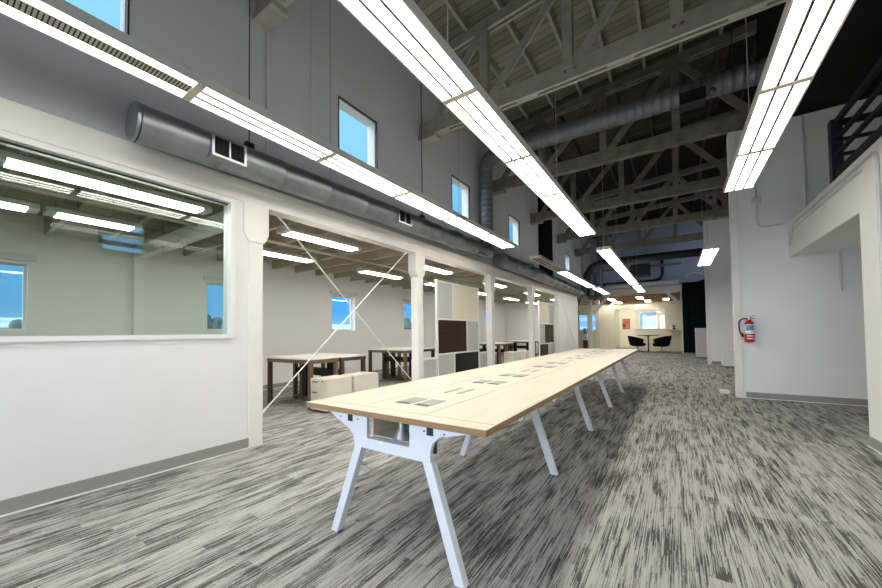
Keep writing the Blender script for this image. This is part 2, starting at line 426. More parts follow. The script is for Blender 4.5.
# ------------------------------------------------------------------ timber roof trusses
ORD = ['over the corner post of the glazed office', 'above the second support post', 'just past the spiral duct, above the third support post',
       'above the fourth support post', 'above the fifth support post', 'closest to the high end wall']
TY = [2.08, 5.03, 7.92, 10.88, 13.8, 16.75]
POSTS = [-2.42, -1.14, .11, 1.36, 2.62]
for k, y in enumerate(TY):
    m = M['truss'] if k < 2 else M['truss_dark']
    x1 = 1.29 if k < 3 else 5.1
    if k == 5: ORD[k] = 'sixth from the entrance side, before the pale end wall'
    t = thing('roof_truss', 'timber roof truss ' + ORD[k], 'truss', (XL, y, 4.65), 'timber roof trusses')
    zb = 4.66
    for s in (-1, 1):
        box(XL+.01, x1, y+s*.045-.022, y+s*.045+.022, zb, zb+.25).build('bottom_chord', m, t)
    sp = MB()
    for x in (-3.3, -1.75, -.5, .75): sp.box(x-.12, x+.12, y-.0225, y+.0225, zb+.004, zb+.15)
    for i, x in enumerate((-3.3, -1.75, -.5, .75)):
        box(x-.16, x+.16, y-.0225, y+.0225, zb+.004, zb+.24).build('spacer_block', m, t)
    for s in (-1, 1):
        b = MB(); b.hexa([(XL+.01,y+s*.045-.022,zchord(XL)), (x1,y+s*.045-.022,zchord(x1)), (x1,y+s*.045+.022,zchord(x1)), (XL+.01,y+s*.045+.022,zchord(XL)),
                          (XL+.01,y+s*.045-.022,zchord(XL)+.165), (x1,y+s*.045-.022,zchord(x1)+.165), (x1,y+s*.045+.022,zchord(x1)+.165), (XL+.01,y+s*.045+.022,zchord(XL)+.165)])
        b.build('top_chord', m, t)
    P = [p for p in POSTS if p < x1]
    for x in P:
        box(x-.065, x+.065, y-.095, y-.068, zb+.16, zchord(x)+.1).build('post', m, t)
        box(x-.065, x+.065, y-.022, y+.022, zb+.245, zchord(x)+.05).build('post', m, t)
    allx = [XL+.25] + P + ([XR-.25] if k > 2 else [1.27])
    for a, b_ in zip(allx, allx[1:]):
        up = (a+b_)/2 < .11
        p, q = ((a+.06, zb+.16), (b_-.03, zchord(b_)+.03)) if up else ((a+.03, zchord(a)+.03), (b_-.06, zb+.16))
        MB().bar((p[0], y-.055+.08*0, p[1]), (q[0], y-.055, q[1]), .036, .13, up=(0,0,1)).build('diagonal', m, t)
    box(XL+.005, XL+.36, y-.1, y+.1, zb-.07, zb-.002).build('end_block', m, t, bevel=.006)
    bo = [(-2.36, zb+.1), (-1.18, zb+.12), (-1.05, zb+.12), (.08, zb+.13), (.16, zb+.13)]
    if k < 3:
        for x, z in bo:
            MB().tube([(x, y-.069, z), (x, y-.082, z)], .022, 8).build('bolt', M['duct_grey'], t)

# ------------------------------------------------------------------ low wing: beam, posts, office wall
colY = [2.035, 4.96, 7.93, 10.92, 13.95, 16.92]
cw = .15
b = MB(); b.box(XL-.17, XL, -3.2, 17.0, 2.58, 2.80); b.box(XL, XL+.02, 1.75, 17.0, 2.72, 2.80)
tag(b.build('beam', M['timber_white'], bevel=.004), 'long white timber beam carried by the row of support posts', 'beam')
ordp = ['at the end of the glazed office wall', 'between the braced bay and the first room divider', 'just beyond the first room divider',
        'third after the braced opening', 'beside the second room divider', 'behind the crossed rods of the closed bay']
for k, y in enumerate(colY):
    t = thing('support_post', 'square white timber support post ' + ordp[k], 'post', (XL-cw/2, y, 0), 'white timber support posts')
    box(XL-cw, XL+.004, y-cw/2, y+cw/2, 0, 2.58).build('shaft', M['timber_white'], t, bevel=.006)
    poly = [(y-.135, 2.58), (y-.135, 2.27), (y-.11, 2.21), (y-.08, 2.17), (y+.08, 2.17), (y+.11, 2.21), (y+.135, 2.27), (y+.135, 2.58)]
    if k in (0, 4, 5):
        MB().prism(poly, 'x', XL-.008, XL+.012).build('corbel', M['timber_white'], t, bevel=.004)
        if k != 5:
            sg = 1 if k == 0 else -1
            hp = [(y+sg*.076, 2.58), (y+sg*.135, 2.58), (y+sg*.135, 2.27), (y+sg*.11, 2.21), (y+sg*.08, 2.17), (y+sg*.076, 2.17)]
            MB().prism(hp, 'x', XL-cw-.012, XL-.009).build('corbel', M['timber_white'], t)
    else: MB().prism(poly, 'x', XL-cw-.012, XL+.012).build('corbel', M['timber_white'], t, bevel=.005)
    for dz in (2.3, 2.45):
        MB().tube([(XL+.012, y+.1, dz), (XL+.02, y+.1, dz)], .014, 8).build('bolt', M['timber_white'], t)

# office wall with interior window
OY0, OY1, OZ0, OZ1 = -1.5, 1.81, 1.15, 2.565
struct(walled('x', XL-.13, XL-.01, -3.2, colY[0]-cw/2, 0, 2.58, [(OY0, OY1, OZ0, OZ1)]).build('wall_office', M['white']))
f = MB(); fw = .04
f.box(XL-.14, XL+.012, OY0, OY1, OZ0, OZ0+fw); f.box(XL-.14, XL+.012, OY0, OY1, OZ1-fw, OZ1)
f.box(XL-.14, XL+.012, OY0, OY0+fw, OZ0+fw, OZ1-fw); f.box(XL-.14, XL+.012, OY1-fw, OY1, OZ0+fw, OZ1-fw)
NWIN[0] += 1
ow = struct(f.build('window_%d' % NWIN[0], M['bead']))
box(XL-.072, XL-.064, OY0+fw, OY1-fw, OZ0+fw, OZ1-fw).build('pane', M['glass'], ow)
box(XL-.058, XL-.05, OY0+fw, OY1-fw, OZ1-fw-.012, OZ1-fw).build('gasket', M['win_dark'], ow)

def baseboard(name, axis, a, s, u0, u1):
    """vinyl base with a pale bead at the carpet; a = wall face, s = direction into the room"""
    P = (lambda b, a0, a1, d0, d1: b.box(a0, a1, u0, u1, d0, d1)) if axis == 'x' else (lambda b, a0, a1, d0, d1: b.box(u0, u1, a0, a1, d0, d1))
    q = MB(); P(q, a, a+s*.012, .012, .105); o = struct(q.build('baseboard_'+name, M['base']))
    q = MB(); P(q, a, a+s*.018, .001, .012); q.build('bead', M['bead'], o)
baseboard('office', 'x', XL-.01, 1, -3.2, colY[0]-cw/2)
# closed bay with the crossed rods
struct(box(XL-.13, XL-.03, colY[4]+cw/2, colY[5]-cw/2, 0, 2.58).build('wall_bay', M['white']))
baseboard('bay', 'x', XL-.03, 1, colY[4]+cw/2, colY[5]-cw/2)
# wing window wall, end wall
WW = [(.08, .87), (3.06, 3.84), (5.95, 6.77), (8.86, 9.65), (11.8, 12.55), (14.7, 15.45)]
struct(walled('x', XB-.2, XB, -3.2, 24, 0, 3.1, [(a, b, 1.27, 2.20) for a, b in WW]).build('wall_wing', M['wing_wall']))
for a, b_ in WW: window('x', XB, XB-.2, a, b_, 1.27, 2.20, 'low')
struct(box(XB, XL-.17, 17.0, 17.1, 0, 2.85).build('wall_wing_end', M['wing_wall']))
baseboard('wing', 'x', XB, 1, -3.2, 16.95)
baseboard('wing_end', 'y', 17.0, -1, XB, XL-.17)
struct(box(XB-.2, XL-.17, -3.2, 24, 2.88, 2.94).build('ceiling', M['wing_ceil']))
y = -2.9
while y < 16.8:
    struct(box(XB, XL-.17, y-.025, y+.025, 2.62, 2.88).build('ceiling_joist', M['joist'])); y += .56
# header and jamb that close the office off from the open wing
t = struct(box(XB, XL-.17, 1.97, 2.10, 2.45, 2.62).build('wall_office_header', M['white']))
struct(box(XB, XB+.09, 1.97, 2.10, 0, 2.45).build('trim_1', M['white']))
# pipe under the joists
tag(MB().tube([(-5.0, -3, 2.575), (-5.0, 16.9, 2.575)], .022, 8).build('sprinkler_pipe', M['joist'], smooth=True), 'thin painted pipe running under the wing joists', 'pipe')

# crossed bracing rods
def rods(x, r1, r2, label, grp):
    for (ya, za, yb, zb_), l, dx in ((r1, label[0], 0), (r2, label[1], .024)):
        p, q = (x+dx, ya, za), (x+dx, yb, zb_)
        t = thing('brace_rod', l, 'brace rod', (x+dx, (ya+yb)/2, min(za, zb_)), grp)
        MB().tube([p, q], .0082, 8).build('rod', M['bead'], t, smooth=True)
        d = (Vector(q)-Vector(p)).normalized()
        for e, sg in ((p, 1), (q, -1)):
            a = Vector(e); MB().tube([a, a+d*sg*.07], .016, 8).build('turnbuckle', M['bead'], t, smooth=True)
rods(XL-.09, (2.33, 2.57, 4.87, .30), (2.125, .31, 4.67, 2.57), ('thin white brace rod running down from the corner post of the glazed office', 'thin white brace rod rising from the foot of the glazed office corner post'),
     'cross bracing of the open bay')
rods(XL-.005, (14.25, 2.5, 16.7, .28), (14.12, .28, 16.7, 2.45), ('thin white brace rod descending from the second divider\'s post on the closed bay', 'thin white brace rod climbing away from the second divider on the closed bay'),
     'cross bracing of the closed bay')

# ------------------------------------------------------------------ mezzanine side
XM = 1.58
struct(box(XM, XM+.15, -3.2, 5.28, 0, 2.34).build('wall_mezzanine', M['white']))
struct(box(XM+.15, XR, 5.13, 5.28, 0, 2.34).build('wall_alcove', M['grey_wall']))
struct(box(XM, XM+.15, -3.2, 7.93, 2.34, 2.89).build('trim_2', M['white']))
struct(box(XM+.15, XR, -3.2, 7.93, 2.36, 2.86).build('ceiling', M['grey_wall']))
struct(box(.93, XR, 7.93, 8.08, 0, 4.64).build('wall_extinguisher', M['grey_wall']))
struct(box(.86, .95, 7.90, 8.10, 0, 4.64).build('trim_3', M['white']))
struct(box(.955, .985, 7.915, 7.93, .105, 4.64).build('trim_4', M['grey_wall']))
baseboard('extinguisher', 'y', 7.93, -1, .985, XR)
baseboard('mezzanine', 'x', XM, -1, -3.2, 5.28)
baseboard('alcove', 'y', 5.28, 1, XM, XR)
# pier further down with its corner trim
struct(box(.95, 5.2, 15.0, 15.15, 0, 4.9).build('wall_pier', M['grey_wall']))
struct(box(.9, 1.0, 14.98, 15.17, 0, 4.9).build('trim_5', M['white']))
baseboard('pier', 'y', 15.0, -1, 1.0, 5.2)
struct(box(3.4, 3.55, 8.08, 15.0, 0, 4.64).build('wall_bay_side', M['grey_wall']))

# black mezzanine railing with its return
def railing():
    t = thing('balcony_railing', 'black metal railing with flat rails on the mezzanine edge', 'railing', (1.68, 6.17, 2.89))
    x = 1.68
    box(x-.05, x+.05, 6.12, 6.22, 2.89, 3.70).build('post', M['black'], t)
    for yy in (4.6, 3.0, 1.4): box(x-.02, x+.02, yy-.02, yy+.02, 2.89, 3.68).build('post', M['black'], t)
    for z, h in ((3.66, .07), (3.45, .036), (3.27, .036), (3.04, .085)):
        box(x-.02, x+.02, -.5, 6.12, z-h/2, z+h/2).build('rail', M['black'], t)
    for z, h in ((3.66, .07), (3.45, .036), (3.27, .036), (3.04, .085)):
        box(x+.05, 3.85, 6.15, 6.19, z-h/2, z+h/2).build('rail', M['black'], t)
railing()

# conduits on the mezzanine face and beyond
def conduit(pts, label, r=.0139, m='conduit'):
    return tag(MB().tube(pts, r, 8).build('conduit', M[m], smooth=True), label, 'conduit')
def arc(c, r, a0, a1, f, n=6):
    return [f(c[0]+r*math.cos(a0+(a1-a0)*i/n), c[1]+r*math.sin(a0+(a1-a0)*i/n)) for i in range(n+1)]
fx = lambda u, v: (XM-.014, u, v)
conduit([(XM-.014, 7.78, 2.52), (XM-.014, 7.7, 2.62), (XM-.014, 7.55, 2.80)] + [(XM-.014, 5.0, 2.80)] + arc((4.93, 2.70), .1, math.pi/2, math.pi, fx) + [(XM-.014, 4.83, .2)],
        'pale conduit along the mezzanine edge, turning down the white wall')
conduit([(XM-.014, 7.5, 2.735), (XM-.014, 5.15, 2.735)], 'short second conduit just under the mezzanine edge conduit')
fy = lambda u, v: (u, 7.916, v)
t = thing('conduit', 'bent conduit with a square junction box on the extinguisher wall', 'conduit', (1.2, 7.916, 2.9))
MB().tube([(1.20, 7.916, 4.6), (1.20, 7.916, 3.42)], .0135, 8).build('pipe', M['conduit'], t, smooth=True)
MB().tube([(1.20, 7.916, 3.30), (1.20, 7.916, 3.0)] + arc((1.3, 3.0), .1, math.pi, 1.5*math.pi, fy) + [(1.54, 7.916, 2.90)], .0135, 8).build('pipe', M['conduit'], t, smooth=True)
box(1.14, 1.26, 7.88, 7.93, 3.30, 3.42).build('junction_box', M['conduit'], t, bevel=.008)
conduit([(1.80, 7.916, 4.62), (1.80, 7.916, 2.90)], 'straight conduit down the grey wall behind the railing')
conduit([(2.15, 7.916, 2.34), (2.15, 7.916, 1.75)], 'short conduit stub on the alcove wall under the mezzanine')

tag(MB().tube([(XL+.0142, 2.15, 4.585), (XL+.0142, 2.15, 2.81)], .0142, 8).build('conduit', M['conduit'], smooth=True), 'pale conduit dropping from the first truss end to the wall duct', 'conduit')
# fire extinguisher
def extinguisher():
    c = (1.045, 7.83); z = .955
    t = thing('fire_extinguisher', 'red fire extinguisher with black hose hung on the grey wall', 'fire extinguisher', (c[0], c[1], z))
    r = .066
    MB().lathe([(.05, 0), (r-.006, .006), (r, .02), (r, .30), (r*.9, .335), (.04, .36), (.026, .37), (.026, .385)], (c[0], c[1], z), 24).build('cylinder', M['red'], t, smooth=True)
    MB().lathe([(r+.0015, .14), (r+.0015, .302)], (c[0], c[1], z), 24).build('label_band', M['label_white'], t, smooth=True)
    b = MB()
    n = 8
    for dz0, dz1, m, nm, a0, a1 in ((.20, .29, 'label_blue', 'blue_label', -2.35, -.8), (.055, .075, 'label_white', 'instruction_strip', -2.2, -.9), (.10, .118, 'label_white', 'instruction_strip', -2.2, -.9)):
        b = MB(); V = []
        for i in range(n+1):
            a = a0 + (a1-a0)*i/n
            V.append([b.bm.verts.new((c[0]+rr*math.cos(a), c[1]+rr*math.sin(a), z+d)) for rr in (r+.002, r+.0045) for d in (dz0, dz1)])
        for A, B in zip(V, V[1:]):
            for i, j in ((0,1),(1,3),(3,2),(2,0)): b.bm.faces.new((A[i], A[j], B[j], B[i]))
        b.bm.faces.new((V[0][0], V[0][1], V[0][3], V[0][2])); b.bm.faces.new((V[-1][0], V[-1][1], V[-1][3], V[-1][2]))
        b.build(nm, M[m], t, smooth=True)
    MB().lathe([(.03, .38), (.032, .39), (.032, .42), (.02, .425)], (c[0], c[1], z), 14).build('valve', M['chrome'], t, smooth=True)
    MB().bar((c[0]-.02, c[1], z+.43), (c[0]+.09, c[1]-.02, z+.445), .022, .01).build('lever', M['handle'], t)
    MB().bar((c[0]-.02, c[1], z+.405), (c[0]+.08, c[1]-.02, z+.40), .022, .01).build('carry_handle', M['handle'], t)
    pts = [(c[0]-.02, c[1], z+.40)]
    for i in range(9):
        a = math.pi*.5 + i/8*math.pi*.5
        pts.append((c[0]-.06+.075*math.cos(a), c[1]-.02, z+.325+.075*math.sin(a)))
    pts += [(c[0]-.135, c[1]-.02, z+.24), (c[0]-.12, c[1]-.02, z+.16), (c[0]-.10, c[1]-.02, z+.11)]
    h = MB().tube(pts, .011, 10).build('hose', M['rubber'], t, smooth=True)
    MB().tube([(c[0]-.10, c[1]-.02, z+.16), (c[0]-.088, c[1]-.02, z+.09)], [.013, .02], 10).build('nozzle', M['rubber'], t, smooth=True)
    box(c[0]-.03, c[0]+.03, c[1]+.07, 7.93, z+.1, z+.34).build('bracket', M['black'], t)
    MB().lathe([(r+.003, .125), (r+.003, .14)], (c[0], c[1], z), 24).build('strap', M['rubber'], t, smooth=True)
extinguisher()

# ------------------------------------------------------------------ hanging lights
def pendant(label, xc, y0, y1, seg, lens='lens', off=0, perforated=0, cables=(), zb=3.0, w=.30):
    t = thing('pendant_light', label, 'light', (xc, (y0+y1)/2, zb), 'long hanging lights')
    hs = MB(); x0, x1 = xc-w/2, xc+w/2
    hs.box(x0, x0+.012, y0, y1, zb, zb+.07); hs.box(x1-.012, x1, y0, y1, zb, zb+.07)
    hs.box(x0+.012, x1-.012, y0, y1, zb+.058, zb+.07)
    box(x0+.03, x1-.03, y0+.03, y1-.03, zb+.071, zb+.076).build('added_top_glow', M['up_fill'], t)  # unseen glowing panel, added to brighten the roof and upper wall
    hs.box(x0+.012, x1-.012, y0, y0+.012, zb, zb+.058); hs.box(x0+.012, x1-.012, y1-.012, y1, zb, zb+.058)
    hs.build('housing', M['housing'], t)
    n = max(1, round((y1-y0)/seg)); L = (y1-y0-.024)/n
    for i in range(n):
        a = y0 + .012 + i*L; e = a + L; lit = M['lens_off'] if i < off else M[lens]
        if i < perforated:
            box(x0+.013, xc-.055, a+.012, e-.012, zb+.012, zb+.02).build('lens', lit, t)
            box(xc+.055, x1-.013, a+.012, e-.012, zb+.012, zb+.02).build('lens', lit, t)
            pl = box(xc-.055, xc+.055, a+.012, e-.012, zb+.006, zb+.014).build('louvre_plate', M['crossbar'], t)
            g = MB(); yy = a + .02
            while yy < e - .02:
                g.box(xc-.045, xc+.045, yy, yy+.007, zb+.0035, zb+.0059); yy += .021
            g.build('louvre_slot', M['divider'], pl)
        else:
            ln = box(x0+.013, x1-.013, a+.012, e-.012, zb+.012, zb+.02).build('lens', lit, t)
            for s in (-.048, .048):
                box(xc+s-.008, xc+s+.008, a+.012, e-.012, zb-.004, zb+.0115).build('lens_divider', M['divider'], t)
        if i < n-1: box(x0+.012, x1-.012, e-.028, e+.028, zb-.006, zb+.024).build('crossbar', M['crossbar'], t)
    for yy, zt in cables:
        MB().tube([(xc, yy, zb+.07), (xc, yy, zt)], .004, 6).build('suspension_cable', M['cable'], t)
        box(xc-.03, xc+.03, yy-.05, yy+.05, zb+.07, zb+.09).build('hanger_clip', M['housing'], t)
zc = lambda x: zchord(x) + .02
pendant('long hanging light beside the row of high square windows, over the glazed office wall', -2.955, -1.27, 7.13, 1.2, perforated=2, cables=[(5.03, 4.6), (2.15, 4.6)])
pendant('long hanging light straight above the near half of the long bench table', -1.34, -.1, 7.1, 1.2, lens='lens_high', cables=[(5.03, 4.64), (2.15, 4.64)])
pendant('hanging light over the open carpet between the bench table and the mezzanine',   .735, 1.2, 5.97, 1.2, lens='lens_low', cables=[(5.03, 4.64), (2.15, 4.64)])
pendant('hanging light with a dark unlit section, past the spiral duct riser', -2.86, 8.55, 15.8, 1.2, off=2, cables=[(10.88, 4.64), (13.8, 4.64)])
pendant('hanging light over the far end of the long bench table', -1.30, 8.6, 15.9, 1.2, cables=[(8.7, zc(-1.3)), (10.88, 4.64), (13.8, 4.64)])
pendant('short hanging light in front of the pier wall, past the fire extinguisher', .73, 10.0, 12.5, 1.24, cables=[(10.88, 4.64), (12.4, zc(.7))])
pendant('short hanging light close to the high end wall, in line with the bench table', -1.28, 16.4, 19.3, 1.2, cables=[(16.75, 4.64)])
pendant('short hanging light close to the high end wall, beside the dark ducts', -2.78, 16.2, 19.2, 1.2, cables=[(16.75, 4.64)])

def strip(label, xc, y0, y1, zb=2.47, w=.2, group='strip lights of the low wing'):
    t = thing('strip_light', label, 'light', (xc, (y0+y1)/2, zb), group)
    MB().prism([(xc-w/2, zb+.02), (xc-w/2+.02, zb+.06), (xc-.03, zb+.09), (xc+.03, zb+.09), (xc+w/2-.02, zb+.06), (xc+w/2, zb+.02)], 'y', y0, y1).build('housing', M['housing'], t)
    box(xc-w/2+.015, xc-.012, y0+.08, y1-.08, zb, zb+.02).build('lens', M['lens_wing'], t)
    box(xc+.012, xc+w/2-.015, y0+.08, y1-.08, zb, zb+.02).build('lens', M['lens_wing'], t)
    for a, b_ in ((y0, y0+.08), (y1-.08, y1)): box(xc-w/2+.01, xc+w/2-.01, a, b_, zb+.002, zb+.02).build('end_cap', M['housing'], t)
    for yy in (y0+.25, y1-.25): MB().tube([(xc, yy, zb+.09), (xc, yy, 2.88)], .006, 6).build('hanger_rod', M['cable'], t)
strip('strip light just inside the office window, under dark joists', -4.1, .28, 1.72)
strip('strip light deeper in the glazed office, parallel to its window wall', -5.45, -.5, .70)
strip('strip light deeper in the glazed office, ending at the white header', -5.45, .74, 1.53)
strip('strip light in the braced bay, above the first pedestals', -4.12, 2.55, 3.85)
strip('strip light in the braced bay, over the first cluster of walnut desks', -5.42, 2.75, 4.0)
strip('strip light behind the second support post, over the second desk cluster', -5.42, 5.1, 6.45)
strip('strip light above the first room divider', -4.12, 5.25, 6.6)
strip('strip light behind the first divider, deep in the wing', -5.42, 7.4, 8.7)
strip('strip light just past the third support post', -4.12, 8.3, 9.6)
strip('strip light beyond the third support post, toward the window wall', -5.42, 9.9, 11.2)
strip('strip light in the bay of the second room divider', -4.12, 11.3, 12.6)
strip('strip light over the last desk cluster', -5.42, 12.6, 13.9)
strip('strip light against the wing end wall, behind the closed bay', -4.12, 14.3, 15.6)
strip('strip light against the wing end wall, window side', -5.42, 15.0, 16.3)

# ------------------------------------------------------------------ ducts
def ringed(p, q, r, pitch=.3):
    p, q = Vector(p), Vector(q); L = (q-p).length; d = (q-p)/L; pts, rs = [], []
    n = max(1, int(L/pitch))
    for i in range(n+1):
        a = L*i/n
        for da, dr in ((-.012, 0), (-.006, .005), (.006, .005), (.012, 0)):
            s_ = a+da
            if 0 <= s_ <= L: pts.append(p+d*s_); rs.append(r+dr)
    return pts, rs
def grille(parent, y0, y1, z0, z1, x0, x1):
    """register box standing out of a duct towards the hall"""
    fr = MB(); f = .022
    fr.box(x0, x1, y0, y0+f, z0, z1); fr.box(x0, x1, y1-f, y1, z0, z1); fr.box(x0, x1, y0+f, y1-f, z0, z0+f); fr.box(x0, x1, y0+f, y1-f, z1-f, z1)
    ym = (y0+y1)/2; fr.box(x1-.03, x1, ym-.007, ym+.007, z0+f, z1-f)
    r = fr.build('register', M['duct'], parent)
    box(x0+.01, x1-.04, y0+f, y1-f, z0+f, z1-f).build('dark_core', M['black'], r)
    g = MB(); z = z0+f+.008
    while z < z1-f-.004:
        g.box(x1-.03, x1-.01, y0+f, y1-f, z, z+.003); z += .014
    g.build('louvre', M['duct_dark'], r)
XD = XL + .2; ZD = 2.92; RD = .15
t = thing('wall_duct', 'galvanised round duct with register boxes running above the braced bay', 'duct', (XD, .95, ZD-RD))
zd = lambda y: 2.885 + .021*(y-.95)
pts, rs = ringed((XD, .95, zd(.95)), (XD, 5.75, zd(5.75)), RD, .6); MB().tube(pts, rs, 28).build('pipe', M['duct'], t, smooth=True)
MB().tube([(XD, .93, zd(.95)), (XD, .95, zd(.95))], [RD*.97, RD+.006], 28).build('end_cap', M['duct'], t, smooth=True)
MB().tube([(XD, 5.74, zd(5.74)), (XD, 5.78, zd(5.78)), (XD, 5.92, zd(5.92)), (XD, 5.96, zd(5.96))], [RD+.004, RD+.02, RD+.02, RD+.004], 28).build('collar', M['duct'], t, smooth=True)
pts, rs = ringed((XD, 5.95, zd(5.95)), (XD, 7.32, zd(7.32)), RD-.01, .5); MB().tube(pts, rs, 28).build('pipe', M['duct'], t, smooth=True)
MB().tube([(XD, 7.32, zd(7.32)), (XD, 7.34, zd(7.32))], [RD, RD*.95], 28).build('end_cap', M['duct'], t, smooth=True)
grille(t, 1.43, 1.73, 2.77, 2.97, XD+.05, XD+.19)
grille(t, 3.94, 4.25, 2.82, 3.02, XD+.05, XD+.19)
grille(t, 6.75, 7.05, 2.86, 2.885, XD+.03, XD+.11)
for yy in (1.85, 4.77):
    box(XD-.03, XD+.03, yy-.04, yy+.04, zd(yy)+RD-.005, zd(yy)+RD+.06).build('hanger_clip', M['black'], t)
    MB().tube([(XD, yy, zd(yy)+RD+.06), (XD, yy, zroof(XD))], .006, 6).build('hanger_wire', M['black_cable'], t)

t = thing('wall_duct', 'galvanised round duct starting past the riser, above the far bays', 'duct', (XD, 8.0, 2.72))
ZE = 2.95
pts, rs = ringed((XD, 8.0, ZE), (XD, 11.0, ZE), .18, .75); MB().tube(pts, rs, 28).build('pipe', M['duct'], t, smooth=True)
MB().tube([(XD, 7.98, ZE), (XD, 8.0, ZE)], [.17, .185], 28).build('end_cap', M['duct'], t, smooth=True)
MB().tube([(XD, 10.95, ZE), (XD, 11.0, ZE), (XD, 11.15, ZE), (XD, 11.3, ZE)], [.185, .195, .195, .17], 28).build('reducer', M['duct'], t, smooth=True)
pts, rs = ringed((XD, 11.25, ZE-.02), (XD, 13.6, ZE-.02), .165, .75); MB().tube(pts, rs, 24).build('pipe', M['duct'], t, smooth=True)
MB().tube([(XD, 13.55, ZE-.02), (XD, 13.6, ZE-.02), (XD, 13.75, ZE-.02), (XD, 13.9, ZE-.03)], [.17, .185, .185, .15], 24).build('collar', M['duct'], t, smooth=True)
pts, rs = ringed((XD, 13.85, ZE-.03), (XD, 16.9, ZE-.03), .14, .75); MB().tube(pts, rs, 24).build('pipe', M['duct'], t, smooth=True)
grille(t, 9.55, 9.85, 2.92, 3.10, XD+.06, XD+.21)

# spiral duct: riser on the wall, elbow, run across the hall
t = thing('spiral_duct', 'grey spiral duct rising from the wall duct and crossing under the roof', 'duct', (XL+.25, 7.5, 3.0))
XRz = XL + .22; YD = 7.42; ZH = 5.32; R1 = .15
pts, rs = ringed((XRz, YD-.22, 3.14), (XRz, YD-.22, 4.86), R1, .12); MB().tube(pts, rs, 24).build('riser', M['duct_grey'], t, smooth=True)
pts = [(XRz+.44 - .44*math.cos(a), YD-.22+.22*(1-math.cos(a)), 4.86 + .46*math.sin(a)) for a in [i/8*math.pi/2 for i in range(9)]]
MB().tube(pts, [R1+.006+(.18-R1)*i/8 for i in range(9)], 24).build('elbow', M['duct_grey'], t, smooth=True)
pts, rs = ringed((XRz+.44, YD, ZH), (1.29, YD, ZH-.04), .18, .14); MB().tube(pts, rs, 28).build('run', M['duct_grey'], t, smooth=True)
box(.16, .52, YD-.32, YD-.05, 4.96, 5.16).build('register', M['duct_dark'], t)
for a, b_ in ((.18, .33), (.35, .50)): box(a, b_, YD-.326, YD-.319, 4.98, 5.06).build('grille', M['black'], t)
MB().ball((.62, YD-.13, 5.14), .05).build('sensor_knob', M['duct_grey'], t, smooth=True)
for x in (-2.0, .9): MB().tube([(x, YD, ZH+.16), (x, YD, zroof(x))], .008, 6).build('hanger_wire', M['black_cable'], t)

# black shaft and pipes near the far windows
t = thing('duct_shaft', 'black boxy duct shaft standing in front of the fifth high window', 'duct', (XL+.2, 12.1, 3.2))
box(XL+.002, XL+.1, 11.55, 12.85, 3.16, 5.7).build('casing', M['shaft_black'], t)
box(XL+.0021, XL+.11, 11.54, 12.86, 3.9, 3.93).build('flange', M['shaft_black'], t)
def pipe(pts, r, label, m='duct_dark', name='pipe', cat='pipe', n=14):
    return tag(MB().tube(pts, r, n).build(name, M[m], smooth=True), label, cat)
pipe([(XL+.19, 18.2, 2.85), (XL+.19, 18.2, 3.6), (XL+.24, 18.2, 3.95), (XL+.45, 18.2, 4.25), (XL+.8, 18.2, 4.4), (XL+1.3, 18.2, 4.42), (2.4, 18.2, 4.42)], .17, 'thick dark pipe bending from a riser and crossing below the roof at the hall end', 'duct_dark')
pipe([(XL+.36, 19.6, 2.9), (XL+.36, 19.6, 4.05), (XL+.42, 19.6, 4.2), (XL+.6, 19.6, 4.25), (.3, 19.6, 4.25)], .055, 'slim grey pipe framing the pale end wall', 'duct_grey')
pipe([(XL+.25, 20.35, 3.62), (-.9, 20.35, 3.62), (-.55, 20.35, 3.7), (-.45, 20.35, 3.95), (-.45, 20.35, 4.6)], .07, 'dark pipe low across the pale end wall, turning up near the drape', 'duct_dark')
pipe([(-3.0, 20.2, 3.47), (.2, 20.2, 3.47)], .12, 'pale grey pipe lying just over the portal beam', 'conduit')
pipe([(XL+.2, 17.5, 3.6), (XL+.2, 17.5, 2.95), (XL+.17, 17.5, 2.7), (XL-.0, 17.5, 2.5), (XL-.3, 17.5, 2.45)], .12, 'grey duct dropping past the closed bay and turning under the wall', 'duct_grey')
pipe([(XL+.62, 19.4, zroof(XL)+.0), (XL+.62, 19.4, 3.2), (XL+.57, 19.4, 2.95), (XL+.38, 19.4, 2.86), (XL+.02, 19.4, 2.95)], .13, 'second grey duct elbow beyond the closed bay', 'duct_grey')
t = thing('ceiling_unit', 'dark boxed fan unit hung beneath the roof before the end wall', 'fan unit', (-.6, 19.2, 3.9))
box(-1.7, -.9, 18.9, 19.5, 3.75, 4.3).build('casing', M['duct_dark'], t)
box(-1.72, -.88, 18.87, 18.9, 3.95, 4.05).build('band', M['black'], t)
for x in (-1.55, -1.05): MB().tube([(x, 19.2, 4.3), (x, 19.2, zroof(x))], .008, 6).build('hanger_rod', M['black'], t)

